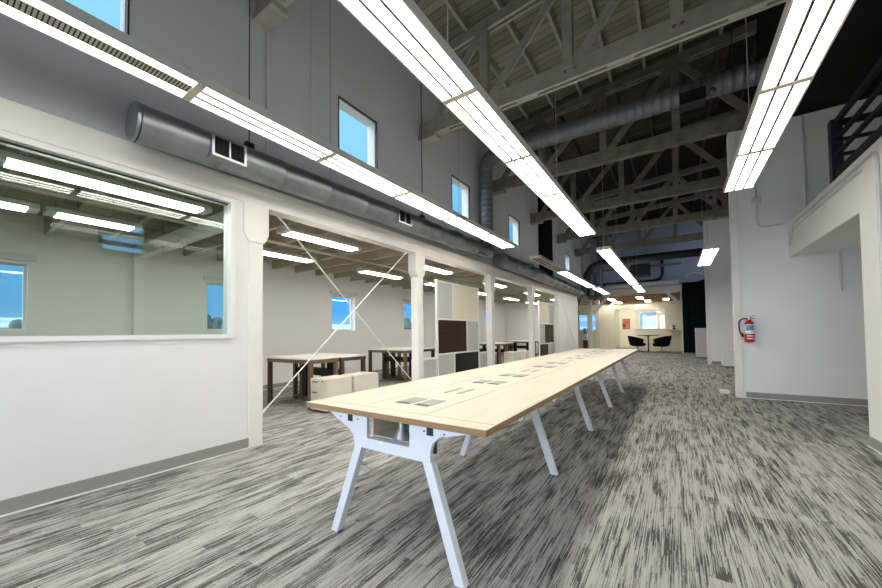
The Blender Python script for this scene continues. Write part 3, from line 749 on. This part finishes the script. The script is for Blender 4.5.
# ------------------------------------------------------------------ long bench table
def bench():
    xc = -1.312; W = 1.245; y0 = 1.375; P = 1.51; NB_ = 5; y1 = y0 + .02 + NB_*P + .08; zt = .757; th = .028
    t = thing('bench_table', 'long pale maple bench table on white splayed legs', 'table', (xc, (y0+y1)/2, 0))
    xl, xr = xc-W/2, xc+W/2; sl, sr = xc-.222, xc+.222
    def top(nm, a, b, c, d):
        o = box(a, b, c, d, zt-th, zt).build(nm, M['maple'], t)
        return o
    g = .006
    # pieces of the worktop; the outer edges show plywood
    fy = [1.435 + i*P for i in range(NB_+1)]
    ends = [y0+.10] + [fy[i] for i in range(1, NB_)] + [y1-.10]
    o = top('end_panel', xl, xr, y0, y0+.10-g/2); o2 = top('end_panel', xl, xr, y1-.10+g/2, y1)
    for i in range(NB_):
        a, b = ends[i]+g/2, ends[i+1]-g/2
        top('desktop', xl, sl-g/2, a, b); top('desktop', sr+g/2, xr, a, b)
        top('centre_panel', sl+g/2, sr-g/2, a, b)
    box(xl+.004, xr-.004, y0+.004, y1-.004, zt-th-.002, zt-th+.012).build('subtop', M['seam'], t)
    e = .0015
    for nm, q in (('edge_band', (xl-e, xr+e, y0-e, y0)), ('edge_band', (xl-e, xr+e, y1, y1+e)), ('edge_band', (xl-e, xl, y0, y1)), ('edge_band', (xr, xr+e, y0, y1))):
        box(*q, zt-th-.003, zt-.0015).build(nm, M['ply_edge'], t)
    # power flaps and cable slots down the centre panel
    for i in range(NB_):
        yb = 1.64 + i*P
        for yy in (yb, yb+.97):
            for s in (-1, 1):
                x0 = xc + s*.07 - .052; yo = yy
                if yy + .2 > y1-.1: continue
                f = box(x0, x0+.104, yo, yo+.195, zt-.001, zt+.0025).build('power_flap', M['alu'], t)
                box(x0+.008, x0+.096, yo+.006, yo+.03, zt+.0024, zt+.0034).build('finger_slot', M['divider'], f)
        for s in (-1, 1):
            x0 = xc + s*.052 - .014
            box(x0, x0+.03, yb+.45, yb+.68, zt-.001, zt+.002).build('cable_slot', M['alu'], t)
    # frames
    xc = -1.28
    for i, y in enumerate(fy):
        yy = y + .0
        out = [(xc-.52, .727), (xc-.50, .712), (xc-.315, .625), (xc-.285, .595), (xc-.272, .535), (xc+.255, .535), (xc+.262, .60), (xc+.275, .635), (xc+.315, .672), (xc+.49, .712), (xc+.51, .727)]
        # sheet-steel end plate with a window: left, right and lower bands
        f = MB()
        f.prism([(xc-.52, .727), (xc-.50, .712), (xc-.315, .625), (xc-.285, .595), (xc-.272, .535), (xc-.175, .535), (xc-.175, .727)], 'y', yy-.012, yy+.012)
        f.prism([(xc+.13, .727), (xc+.13, .535), (xc+.255, .535), (xc+.262, .60), (xc+.275, .635), (xc+.315, .672), (xc+.49, .712), (xc+.51, .727)], 'y', yy-.012, yy+.012)
        f.box(xc-.175, xc+.13, yy-.012, yy+.012, .535, .592)
        fr = f.build('leg_frame', M['white_metal'], t)
        for s, xa, xb in ((-1, -.235, -.445), (1, .245, .425)):
            b = MB(); wl = .028; dl = .045
            b.hexa([(xc+xa-wl, yy-dl/2, .545), (xc+xa+wl, yy-dl/2, .545), (xc+xa+wl, yy+dl/2, .545), (xc+xa-wl, yy+dl/2, .545),
                    (xc+xb-wl, yy-dl/2, .004), (xc+xb+wl, yy-dl/2, .004), (xc+xb+wl, yy+dl/2, .004), (xc+xb-wl, yy+dl/2, .004)])
            b.build('leg', M['white_metal'], fr, bevel=.003)
            box(xc+xb-.03, xc+xb+.03, yy-.018, yy+.018, 0, .006).build('glide', M['rubber'], fr)
            box(xc+s*.28-.02+(-.03 if s < 0 else -.02), xc+s*.28+.02+(-.03 if s < 0 else -.02), yy-.0135, yy+.0135, .672, .712).build('socket', M['socket'], fr)
        for dx in (-.39, -.245, .225, .345):
            MB().tube([(xc+dx, yy-.0125, .69), (xc+dx, yy-.0145, .69)], .005, 8).build('screw', M['divider'], fr)
        box(xc-.172, xc+.127, yy-.0117, yy+.19, .5905, .5925).build('tray_lip', M['white_metal'], fr)
    # long rails and the cable tray under the top
    for s in (-1, 1):
        box(xc+s*.30-.02, xc+s*.30+.02, fy[0]+.02, fy[-1]-.02, .68, .726).build('side_rail', M['white_metal'], t)
    b = MB(); b.box(xc-.17, xc+.125, fy[0]+.03, fy[-1]-.03, .60, .604); b.box(xc-.17, xc-.166, fy[0]+.03, fy[-1]-.03, .604, .70); b.box(xc+.121, xc+.125, fy[0]+.03, fy[-1]-.03, .604, .70)
    b.build('cable_tray', M['maple'], t)
    MB().lathe([(.05, 0), (.05, .01), (.02, .05), (.018, .118)], (xc+.02, fy[0]+.06, .607), 16).build('tray_strut', M['alu'], t, smooth=True)
    box(xc-.02, xc+.06, fy[0]+.32, fy[0]+.34, .45, .60).build('cable_chain', M['divider'], t)
bench()

# ------------------------------------------------------------------ desk clusters of the wing
def desk_proto():
    """desk 1.2 wide (x), .58 deep (y), white top with walnut frame"""
    t = thing('desk', 'x', 'desk', (0,0,0), 'walnut framed desks of the wing')
    W, D, Hh = 1.21, .59, .80
    box(-W/2, W/2, 0, D, Hh-.025, Hh).build('desktop', M['desk_top'], t, bevel=.002)
    box(-W/2+.01, W/2-.01, .01, .03, Hh-.085, Hh-.026).build('apron', M['walnut_light'], t)
    box(-W/2+.01, W/2-.01, D-.03, D-.01, Hh-.085, Hh-.026).build('apron', M['walnut'], t)
    box(W/2-.03, W/2-.01, .031, D-.031, Hh-.085, Hh-.026).build('apron', M['walnut_light'], t)
    box(-W/2+.01, -W/2+.03, .031, D-.031, Hh-.085, Hh-.026).build('apron', M['walnut'], t)
    for x in (-W/2+.045, W/2-.045):
        for y in (.05, D-.05):
            box(x-.032, x+.032, y-.03, y+.03, 0, Hh-.026).build('leg', M['walnut_light'] if x > 0 else M['walnut'], t)
    box(-W/2+.085, W/2-.085, D-.06, D-.04, .46, .58).build('modesty_panel', M['black_panel'], t)
    box(-W/2+.30, -W/2+.42, D-.09, D-.03, .05, Hh-.08).build('cable_riser', M['black_panel'], t)
    box(-W/2+.085, W/2-.085, D-.1, D-.02, .04, .09).build('foot_rail', M['walnut'], t)
    return t
proto = desk_proto(); used = [0]
def desk(x, y, label, flip=False):
    o = proto if used[0] == 0 else copy_tree(proto); used[0] = 1
    o.location = (x, y, 0); o['label'] = label
    if flip: o.rotation_euler = (0, 0, math.pi); o.location = (x, y+.59, 0)
    return o
def cluster(x, y, which):
    desk(x, y, 'walnut desk with white top ' + which[0])
    desk(x, y+.62, 'walnut desk with white top backing onto ' + which[1], True)
cluster(-5.31, 3.4, ('behind the cream pedestals, seen through the braced bay', 'the desk with the cream pedestals', 'the braced bay cluster'))
cluster(-5.75, 6.25, ('seen past the second support post, front of its pair', 'the front desk past the second support post', 'the second cluster'))
cluster(-5.5, 10.9, ('behind the pedestals beyond the third support post', 'the front desk beyond the third support post', 'the third cluster'))
cluster(-5.5, 13.9, ('behind the second room divider, near the wing end wall', 'the front desk behind the second room divider', 'the last cluster by the wing end'))

def ped_proto():
    t = thing('pedestal_cabinet', 'x', 'cabinet', (0,0,0), 'cream drawer pedestals')
    W, D, Hh = .37, .50, .505
    box(-W/2, W/2, .018, D, .03, Hh).build('body', M['ped'], t, bevel=.004)
    for z0, z1 in ((.035, .185), (.19, .34), (.345, .50)):
        d = box(-W/2+.004, W/2-.004, 0, .017, z0, z1).build('drawer', M['ped'], t, bevel=.002)
        box(-.13, -.02, -.012, 0, z1-.05, z1-.036).build('handle', M['handle'], d)
    MB().tube([(.1, -.002, .465), (.1, .004, .465)], .012, 10).build('lock', M['handle'], t)
    for x in (-.13, .13):
        for y in (.08, .42): MB().tube([(x-.012, y, .016), (x+.012, y, .016)], .016, 10).build('caster', M['rubber'], t)
    return t
pp = ped_proto(); pu = [0]
def ped(x, y, label, rot=0.):
    o = pp if pu[0] == 0 else copy_tree(pp); pu[0] = 1
    o.location = (x, y, 0); o.rotation_euler = (0, 0, rot); o['label'] = label
ped(-4.50, 3.40, 'cream three drawer pedestal showing its drawer front, braced bay')
ped(-4.47, 3.97, 'cream drawer pedestal tucked behind the one showing its drawers')
ped(-4.62, 11.0, 'cream drawer pedestal with pale blue fronts beyond the third support post')
ped(-4.5, 11.75, 'cream pedestal behind the one beyond the third support post')
t = thing('storage_box', 'plain low white cabinet against the pier wall', 'cabinet', (1.55, 14.35, 0))
box(1.22, 1.9, 14.02, 14.6, .03, .54).build('body', M['label_white'], t, bevel=.006)
box(1.2, 1.92, 14.0, 14.62, .54, .565).build('top', M['label_white'], t, bevel=.004); box(1.24, 1.88, 14.05, 14.58, 0, .03).build('plinth', M['socket'], t)

# room dividers
def divider(y0, w, flip, label):
    x = -4.02; t = thing('room_divider', label, 'divider', (x, y0+w/2, 0), 'panelled room dividers')
    d = .05; h = 2.24; f = .035; rows = [0.05, .735, 1.46, h]
    def b(nm, m, a, c, z0, z1, th=d): return box(x-th/2, x+th/2, y0+a, y0+c, z0, z1).build(nm, M[m], t)
    b('upright', 'bead', 0, f, 0, h+.03); b('upright', 'bead', w-f, w, 0, h+.03)
    for z in rows: b('crossrail', 'bead', f, w-f, z-f/2, z+f/2)
    lay = {False: [(.36, 'frost_grey', 'black_panel'), (.68, 'dark_wood', 'frost_grey'), (.33, 'frost_grey', 'frost_cream')],
           True: [(.58, 'dark_wood', 'frost_grey'), (.33, 'frost_grey', 'dark_wood'), (.62, 'frost_cream', 'frost_grey')]}[flip]
    for (z0, z1), (s, m0, m1) in zip(zip(rows, rows[1:]), lay):
        a, c = f, w-f; m = a + (c-a)*s
        b('panel', m0, a, m-.015, z0+f/2, z1-f/2, .025); b('panel', m1, m+.015, c, z0+f/2, z1-f/2, .025)
        b('mullion', 'bead', m-.015, m+.015, z0+f/2, z1-f/2)
    for a in (.01, w-.06): box(x-.18, x+.18, y0+a, y0+a+.05, 0, .03).build('foot', M['bead'], t)
divider(5.87, 1.82, False, 'panelled room divider with a dark wood square, behind the long bench table')
divider(12.3, 1.8, True, 'panelled room divider with narrow dark wood panel, before the closed bay')
def lowscreen(y0, y1, label):
    x = -4.02; t = thing('low_partition', label, 'partition', (x, (y0+y1)/2, 0), 'low grey partitions')
    box(x-.012, x+.012, y0+.02, y1-.02, .04, .65).build('panel', M['frost_grey'], t)
    box(x-.025, x+.025, y0, y1, .65, .69).build('top_rail', M['bead'], t)
    for a in (y0, y1-.025): box(x-.02, x+.02, a, a+.025, 0, .65).build('upright', M['bead'], t)
lowscreen(5.08, 5.85, 'low grey partition between the second support post and the first divider')
lowscreen(7.71, 8.5, 'low grey partition on the far side of the first divider')

# ------------------------------------------------------------------ far lobby
ZB0, ZB1 = 3.0, 3.34
t = thing('portal_frame', 'white timber portal with knee braces at the lobby entrance under the high end wall', 'portal', (-1.6, YE, 0))
box(XL-.1, .42, YE-.05, YE+.16, ZB0, ZB1).build('beam', M['timber_white'], t)
box(-3.92, -3.76, YE, YE+.15, 0, 3.0).build('post', M['timber_white'], t)
box(.25, .31, YE, YE+.15, 0, 3.0).build('post', M['timber_white'], t)
def brace(p, q, par): MB().bar(p, q, .13, .13).build('knee_brace', M['timber_white'], par)
brace((-3.70, YE+.05, 2.10), (-2.92, YE+.05, 3.02), t); brace((.19, YE+.05, 2.48), (-.30, YE+.05, 3.02), t)
t = thing('lobby_post', 'white post with a knee brace deeper in the lobby, behind the portal', 'post', (-3.84, 23.0, 0))
box(-3.92, -3.76, 22.92, 23.08, 0, 3.05).build('shaft', M['timber_white'], t); brace((-3.70, 23.0, 2.08), (-2.85, 23.0, 2.96), t)
struct(box(-7.5, 5.2, YE+.2, 28.2, 3.05, 3.12).build('ceiling', M['lobby_ceil']))
# lobby back wall at y 23.6 with the windows of the side room, the glazed opening and the passage
YW = 23.6
struct(walled('y', YW, YW+.12, -7.34, -3.05, 0, 2.72, [(-5.1, -4.58, 1.2, 2.22), (-4.40, -4.10, 1.2, 2.22)]).build('wall_lobby_side', M['cream_wall']))
for a, c in ((-5.1, -4.58), (-4.40, -4.10)): window('y', YW, YW+.12, a, c, 1.2, 2.22, 'high')
struct(walled('y', YW, YW+.12, -2.0, .42, 0, 2.72, [(-1.93, -.46, 1.26, 2.42)]).build('wall_lobby', M['cream_wall']))
box_ = MB().box(-1.93, -.46, YW+.055, YW+.063, 1.26, 2.42); NWIN[0] += 1
fr = MB(); fr.box(-1.93, -.46, YW-.02, YW+.14, 1.23, 1.26); fr.box(-1.93, -.46, YW-.02, YW+.14, 2.42, 2.45)
lw = struct(fr.build('window_%d' % NWIN[0], M['bead'])); box_.build('pane', M['pane'], lw)
t = thing('glass_door', 'green tinted glass door leaf at the lobby passage', 'door', (-2.95, 23.4, 0))
box(-3.02, -2.76, 23.40, 23.412, .02, 2.45).build('leaf', M['green_glass'], t)
box(-2.80, -2.785, 23.36, 23.40, .9, 1.2).build('pull_handle', M['chrome'], t)
struct(box(-3.05, -2.0, YW, YW+.12, 2.5, 2.72).build('trim_6', M['cream_wall']))
# room behind: far wall with window and art
YF = 27.0
struct(walled('y', YF, YF+.15, -7.5, 5.2, 0, 3.05, [(-1.92, -1.03, 1.25, 2.33), (-6.6, -4.4, 1.0, 2.6)]).build('wall_far', M['cream_wall']))
window('y', YF, YF+.15, -1.92, -1.03, 1.25, 2.33, 'high'); window('y', YF, YF+.15, -6.6, -4.4, 1.0, 2.6, 'high')
struct(box(5.05, 5.2, 15.15, 27.1, 0, 6.9).build('wall_lobby_right', M['cream_wall']))
t = thing('wall_art', 'small framed art print in orange and dark green on the passage wall', 'picture', (-2.77, YF-.02, 1.27))
box(-3.0, -2.54, YF-.03, YF-.002, 1.27, 1.97).build('frame', M['art_dark'], t)
box(-2.97, -2.57, YF-.035, YF-.031, 1.30, 1.94).build('print', M['art_ground'], t)
MB().ball((-2.7, YF-.036, 1.72), .1, 1, .03, 1).build('red_patch', M['art_red'], t); MB().ball((-2.88, YF-.036, 1.5), .08, 1, .03, 1.6).build('green_patch', M['art_dark'], t)
# ceiling lights of the lobby
for x, y0, y1, l in ((-1.6, 22.0, 23.2, 'flat ceiling light over the lobby lounge chairs'), (-1.38, 24.8, 26.1, 'flat ceiling light in the glazed back room'),
                     (-3.07, 22.1, 23.3, 'flat ceiling light beside the knee braces'), (-3.03, 24.9, 26.1, 'flat ceiling light in the art passage'), (-.4, 24.2, 25.2, 'small ceiling light near the back room service hatch')):
    t = thing('ceiling_light', l, 'light', (x, (y0+y1)/2, 2.98), 'lobby ceiling lights')
    box(x-.16, x+.16, y0, y1, 3.0, 3.05).build('housing', M['housing'], t); box(x-.14, x+.14, y0+.02, y1-.02, 2.985, 3.0).build('lens', M['lens_lobby'], t)

# dark drape and the bulkhead above it
def drape(x0, x1, y, z0, z1a, z1b):
    b = MB(); n = 80; th = .012; V = []
    for i in range(n+1):
        u = i/n; x = x0+(x1-x0)*u; yy = y + .045*math.sin(u*math.pi*2*9) ; zt = z1a+(z1b-z1a)*min(1, max(0, (u-.28)/.4))
        V.append([b.bm.verts.new((x, yy+d, z)) for d in (0, th) for z in (z0, zt)])
    for A, B in zip(V, V[1:]):
        for i, j in ((0,1),(1,3),(3,2),(2,0)): b.bm.faces.new((A[i], A[j], B[j], B[i]))
    b.bm.faces.new((V[0][0], V[0][1], V[0][3], V[0][2])); b.bm.faces.new((V[-1][0], V[-1][1], V[-1][3], V[-1][2]))
    return b.build('drape', M['curtain'], None, smooth=True)
tag(drape(.33, 2.4, YE-.25, .1, 3.42, 3.72), 'tall dark teal drape hanging beside the lobby entrance', 'curtain')
struct(box(.32, 2.6, YE-.12, YE-.02, 0, 3.40).build('wall_drape', M['teal']))
baseboard('drape', 'y', YE-.12, -1, .32, 2.6)
pipe([(.5, YE-.42, 3.66), (.55, YE-.42, 3.76), (.75, YE-.42, 3.80), (1.0, YE-.42, 3.78), (1.1, YE-.42, 3.7)], .05, 'pale curved pipe bend over the dark drape', 'conduit')

# lounge furniture
t = thing('round_table', 'dark round lobby table between two black lounge chairs', 'table', (-1.22, 22.05, 0))
MB().lathe([(.49, 0), (.51, .008), (.51, .028), (.49, .035)], (-1.22, 22.05, .885), 36).build('tabletop', M['table_wood'], t, smooth=True)
MB().lathe([(.15, 0), (.15, .012), (.05, .03), (.035, .06), (.035, .8), (.05, .855)], (-1.22, 22.05, 0), 20).build('pedestal_leg', M['table_wood'], t, smooth=True)
MB().lathe([(.14, 0), (.14, .03)], (-1.22, 22.05, .855), 20).build('hub', M['table_wood'], t)
def lounge(x, y, rot, label):
    t = thing('lounge_chair', label, 'chair', (0,0,0), 'black lounge chairs of the lobby')
    # wrap-around shell: front towards +x
    b = MB(); n = 20; R0 = .36; prof = []
    rows_ = 5; V = []
    for i in range(n+1):
        a = math.radians(60) + math.radians(240)*i/n
        e = abs(i/n-.5)*2
        topz = .88 - .20*e**2
        for side in (0, 1): pass
        ring = []
        for j in range(rows_+1):
            v = j/rows_; z = .36 + (topz-.36)*v; r = R0*(.80+.24*v)
            ring.append((r, z))
        V.append((a, ring))
    outer = [[b.bm.verts.new((r*math.cos(a), r*math.sin(a), z)) for r, z in ring] for a, ring in V]
    inner = [[b.bm.verts.new(((r-.07)*math.cos(a), (r-.07)*math.sin(a), z+(.0 if k else .0))) for k, (r, z) in enumerate(ring)] for a, ring in V]
    for i in range(n):
        for j in range(rows_):
            b.bm.faces.new((outer[i][j], outer[i+1][j], outer[i+1][j+1], outer[i][j+1])); b.bm.faces.new((inner[i][j], inner[i][j+1], inner[i+1][j+1], inner[i+1][j]))
        b.bm.faces.new((outer[i][-1], outer[i+1][-1], inner[i+1][-1], inner[i][-1])); b.bm.faces.new((outer[i][0], inner[i][0], inner[i+1][0], outer[i+1][0]))
    for i in (0, n):
        for j in range(rows_): b.bm.faces.new((outer[i][j], outer[i][j+1], inner[i][j+1], inner[i][j]))
    o = b.build('shell', M['chair_black'], t, smooth=True)
    MB().lathe([(.20, .30), (.29, .34), (.30, .44), (.27, .48), (.1, .49)], (.03, 0, 0), 24).build('seat', M['chair_black'], t, smooth=True)
    MB().tube([(0,0,.04), (0,0,.31)], .03, 12).build('stem', M['chrome'], t, smooth=True)
    for k in range(4):
        a = k*math.pi/2 + .6
        MB().tube([(0,0,.05), (.3*math.cos(a), .3*math.sin(a), .018)], [.02, .014], 8).build('foot', M['chrome'], t, smooth=True)
    t.location = (x, y, 0); t.rotation_euler = (0, 0, rot); t.scale = (1.28, 1.28, 1.0); return t
lounge(-1.77, 22.3, .3, 'black lounge chair on the passage side of the round lobby table')
lounge(-.62, 22.1, math.pi-.35, 'black lounge chair on the drape side of the round lobby table')
# counter plant in the back room
t = thing('potted_plant', 'small leafy plant on the back room ledge', 'plant', (-.05, 23.45, 1.2))
tag_l = box(-.3, .28, 23.35, YW-.002, 1.16, 1.2); tag(tag_l.build('wall_ledge', M['bead']), 'short white ledge on the lobby wall holding a plant', 'ledge')
MB().lathe([(.05, 0), (.07, .1), (.065, .1)], (-.05, 23.45, 1.2), 14).build('pot', M['pot'], t, smooth=True)
b = MB()
for k in range(26):
    a = random.uniform(0, 6.28); r = random.uniform(.04, .17); z = random.uniform(1.33, 1.5)
    p = Vector((-.05, 23.45, 1.29)); q = Vector((-.05+r*math.cos(a), 23.45+min(.1, r*math.sin(a)), z)); s_ = Vector((-math.sin(a), math.cos(a), 0))*.018; mid = p.lerp(q, .6)+Vector((0,0,.03))
    f = [b.bm.verts.new(c) for c in (p, mid+s_, q, mid-s_)]; b.bm.faces.new(f)
b.build('leaves', M['plant'], t)
# water dispenser in the side zone
t = thing('water_dispenser', 'white water dispenser with dark lower half by the side windows', 'dispenser', (-4.5, 22.6, 0))
box(-4.66, -4.42, 22.5, 22.74, .02, .62).build('body', M['socket'], t); box(-4.67, -4.41, 22.48, 22.76, .62, 1.0).build('head', M['white_metal'], t)
MB().lathe([(.05, 0), (.11, .06), (.115, .3), (.09, .34)], (-4.54, 22.62, 1.0), 18).build('bottle', M['label_blue'], t, smooth=True)

# storage by the drape, door stop block by the wall corner
t = thing('storage_locker', 'pale grey storage locker standing in front of the dark drape', 'cabinet', (.95, 18.3, 0))
box(.71, 1.3, 18.02, 18.6, .03, 1.24).build('body', M['lockers'], t, bevel=.01)
box(.72, 1.29, 18.0, 18.02, .06, 1.12).build('door', M['lockers'], t); box(.74, .77, 17.985, 18.0, 1.15, 1.19).build('lock', M['socket'], t)
box(.72, 1.29, 18.03, 18.59, 0, .03).build('plinth', M['socket'], t)
tag(box(.66, .80, 8.25, 8.45, 0, .055).build('floor_block', M['ped'], bevel=.006), 'small cream block on the carpet beside the white wall corner', 'block')

# ------------------------------------------------------------------ outside
struct(box(-140, 60, -60, 160, -3.6, -3.5).build('ground', M['ground']))
def far_building(name, label, x0, x1, y0, y1, z1, m, floors, axis):
    t = thing(name, label, 'building', ((x0+x1)/2, (y0+y1)/2, -3.5), 'buildings outside the windows')
    box(x0, x1, y0, y1, -3.5, z1).build('walls', M[m], t)
    fh = (z1+3.5)/floors
    for k in range(floors):
        za = -3.5 + k*fh + fh*.35; zb_ = -3.5 + k*fh + fh*.75
        if axis == 'x': box(x1, x1+.05, y0+.3, y1-.3, za, zb_).build('window_band', M['bldg_dark' if m == 'bldg_white' else 'bldg_band'], t)
        else: box(x0+.3, x1-.3, y0-.05, y0, za, zb_).build('window_band', M['bldg_dark' if m == 'bldg_white' else 'bldg_band'], t)
    box(x0-.2, x1+.2, y0-.2, y1+.2, z1, z1+.3).build('roof_slab', M['bldg_white'], t)
far_building('office_block', 'low white flat roofed block seen through the office window', -75, -64, 1.5, 6.9, 3.2, 'bldg_white', 2, 'x')
far_building('office_block', 'long low pale block seen through the braced bay window', -80, -66, 44, 70, 3.1, 'bldg_white', 2, 'x')
far_building('office_tower', 'pale blue banded block filling the lobby windows', -16, 10, 48, 60, 12, 'bldg_blue', 14, 'y')
def far_tree(x, y, h, label):
    t = thing('tree', label, 'tree', (x, y, -3.5), 'trees outside the windows')
    MB().tube([(x, y, -3.5), (x, y, -3.5+h*.5)], [.35, .2], 8).build('trunk', M['pot'], t)
    b = MB()
    for k in range(22):
        b.ball((x+random.uniform(-1.0, 1.0), y+random.uniform(-1.1, 1.1), -3.5+h*random.uniform(.45, .9)), random.uniform(.45, .9), seg=8)
    b.build('crown', M['tree'], t, smooth=True)
for x, y, h, l in ((-58, 7.3, 6.9, 'dark tree beside the low white block outside the office window'), (-50, 21.2, 7.6, 'dark tree outside the second wing window, beside the header'), (-58, 31, 6.4, 'small dark tree further along outside the second wing window'),
                   (-46, 56.5, 8.0, 'dark tree outside the third wing window'), (-60, 76, 7.4, 'lower dark tree outside the third wing window')):
    far_tree(x, y, h, l)

# ------------------------------------------------------------------ sky
w = bpy.data.worlds.new('sky'); S.world = w; w.use_nodes = True
nt = w.node_tree; bg = nt.nodes['Background']
tc = nt.nodes.new('ShaderNodeTexCoord'); sp = nt.nodes.new('ShaderNodeSeparateXYZ'); nt.links.new(tc.outputs['Generated'], sp.inputs[0])
N = NB(nt)
col = N.ramp(sp.outputs[2], [(0.0, srgb(150, 205, 245)), (.06, srgb(84, 170, 234)), (.26, srgb(112, 194, 243)), (.45, srgb(150, 216, 250))])
hz = nt.nodes.new('ShaderNodeMix'); hz.data_type = 'RGBA'; hz.inputs[7].default_value = srgb(226, 232, 244)
nt.links.new(col, hz.inputs[6])
nt.links.new(hz.outputs[2], bg.inputs[0])
south = N.m('MAXIMUM', N.m('MULTIPLY', sp.outputs[1], -1.0), 0.0)      # bright hazy sky on the sun's side of the building
nt.links.new(N.m('MINIMUM', N.m('MULTIPLY', south, 3.0), 1.0), hz.inputs[0])
east = N.m('MAXIMUM', sp.outputs[0], 0.0)
nt.links.new(N.m('ADD', N.m('MULTIPLY_ADD', N.m('POWER', south, 1.5), 8.5, 1.08), N.m('MULTIPLY', N.m('POWER', east, 2.0), 3.5)), bg.inputs[1])

# ------------------------------------------------------------------ camera
F, PITCH, ROLL, YAW, DY = 351.588, 0.028, -0.012, 0.587, 28.802
cp, sp_, cy, sy, cr, sr = math.cos(PITCH), math.sin(PITCH), math.cos(YAW), math.sin(YAW), math.cos(ROLL), math.sin(ROLL)
fwd = Vector((-sy*cp, cy*cp, sp_)); right = Vector((cy, sy, 0)); up = right.cross(fwd)
r2 = right*cr + up*sr; u2 = -right*sr + up*cr
cam = bpy.data.cameras.new('camera'); co = bpy.data.objects.new('camera', cam); COL.objects.link(co)
mtx = Matrix((( r2.x, u2.x, -fwd.x, 0), (r2.y, u2.y, -fwd.y, 0), (r2.z, u2.z, -fwd.z, H), (0,0,0,1)))
co.matrix_world = mtx
cam.sensor_width = 36; cam.lens = F/882*36; cam.shift_y = DY/882; cam.clip_start = .05; cam.clip_end = 500
S.camera = co

S.view_settings.view_transform = 'Standard'; S.view_settings.look = 'None'
S.view_settings.exposure = 0.2; S.view_settings.gamma = 1; S.view_settings.use_curve_mapping = False
try:
    S.cycles.max_bounces = 10; S.cycles.diffuse_bounces = 6; S.cycles.glossy_bounces = 4; S.cycles.transparent_max_bounces = 12
    S.cycles.sample_clamp_indirect = 6.0; S.cycles.caustics_reflective = False; S.cycles.caustics_refractive = False
except Exception: pass
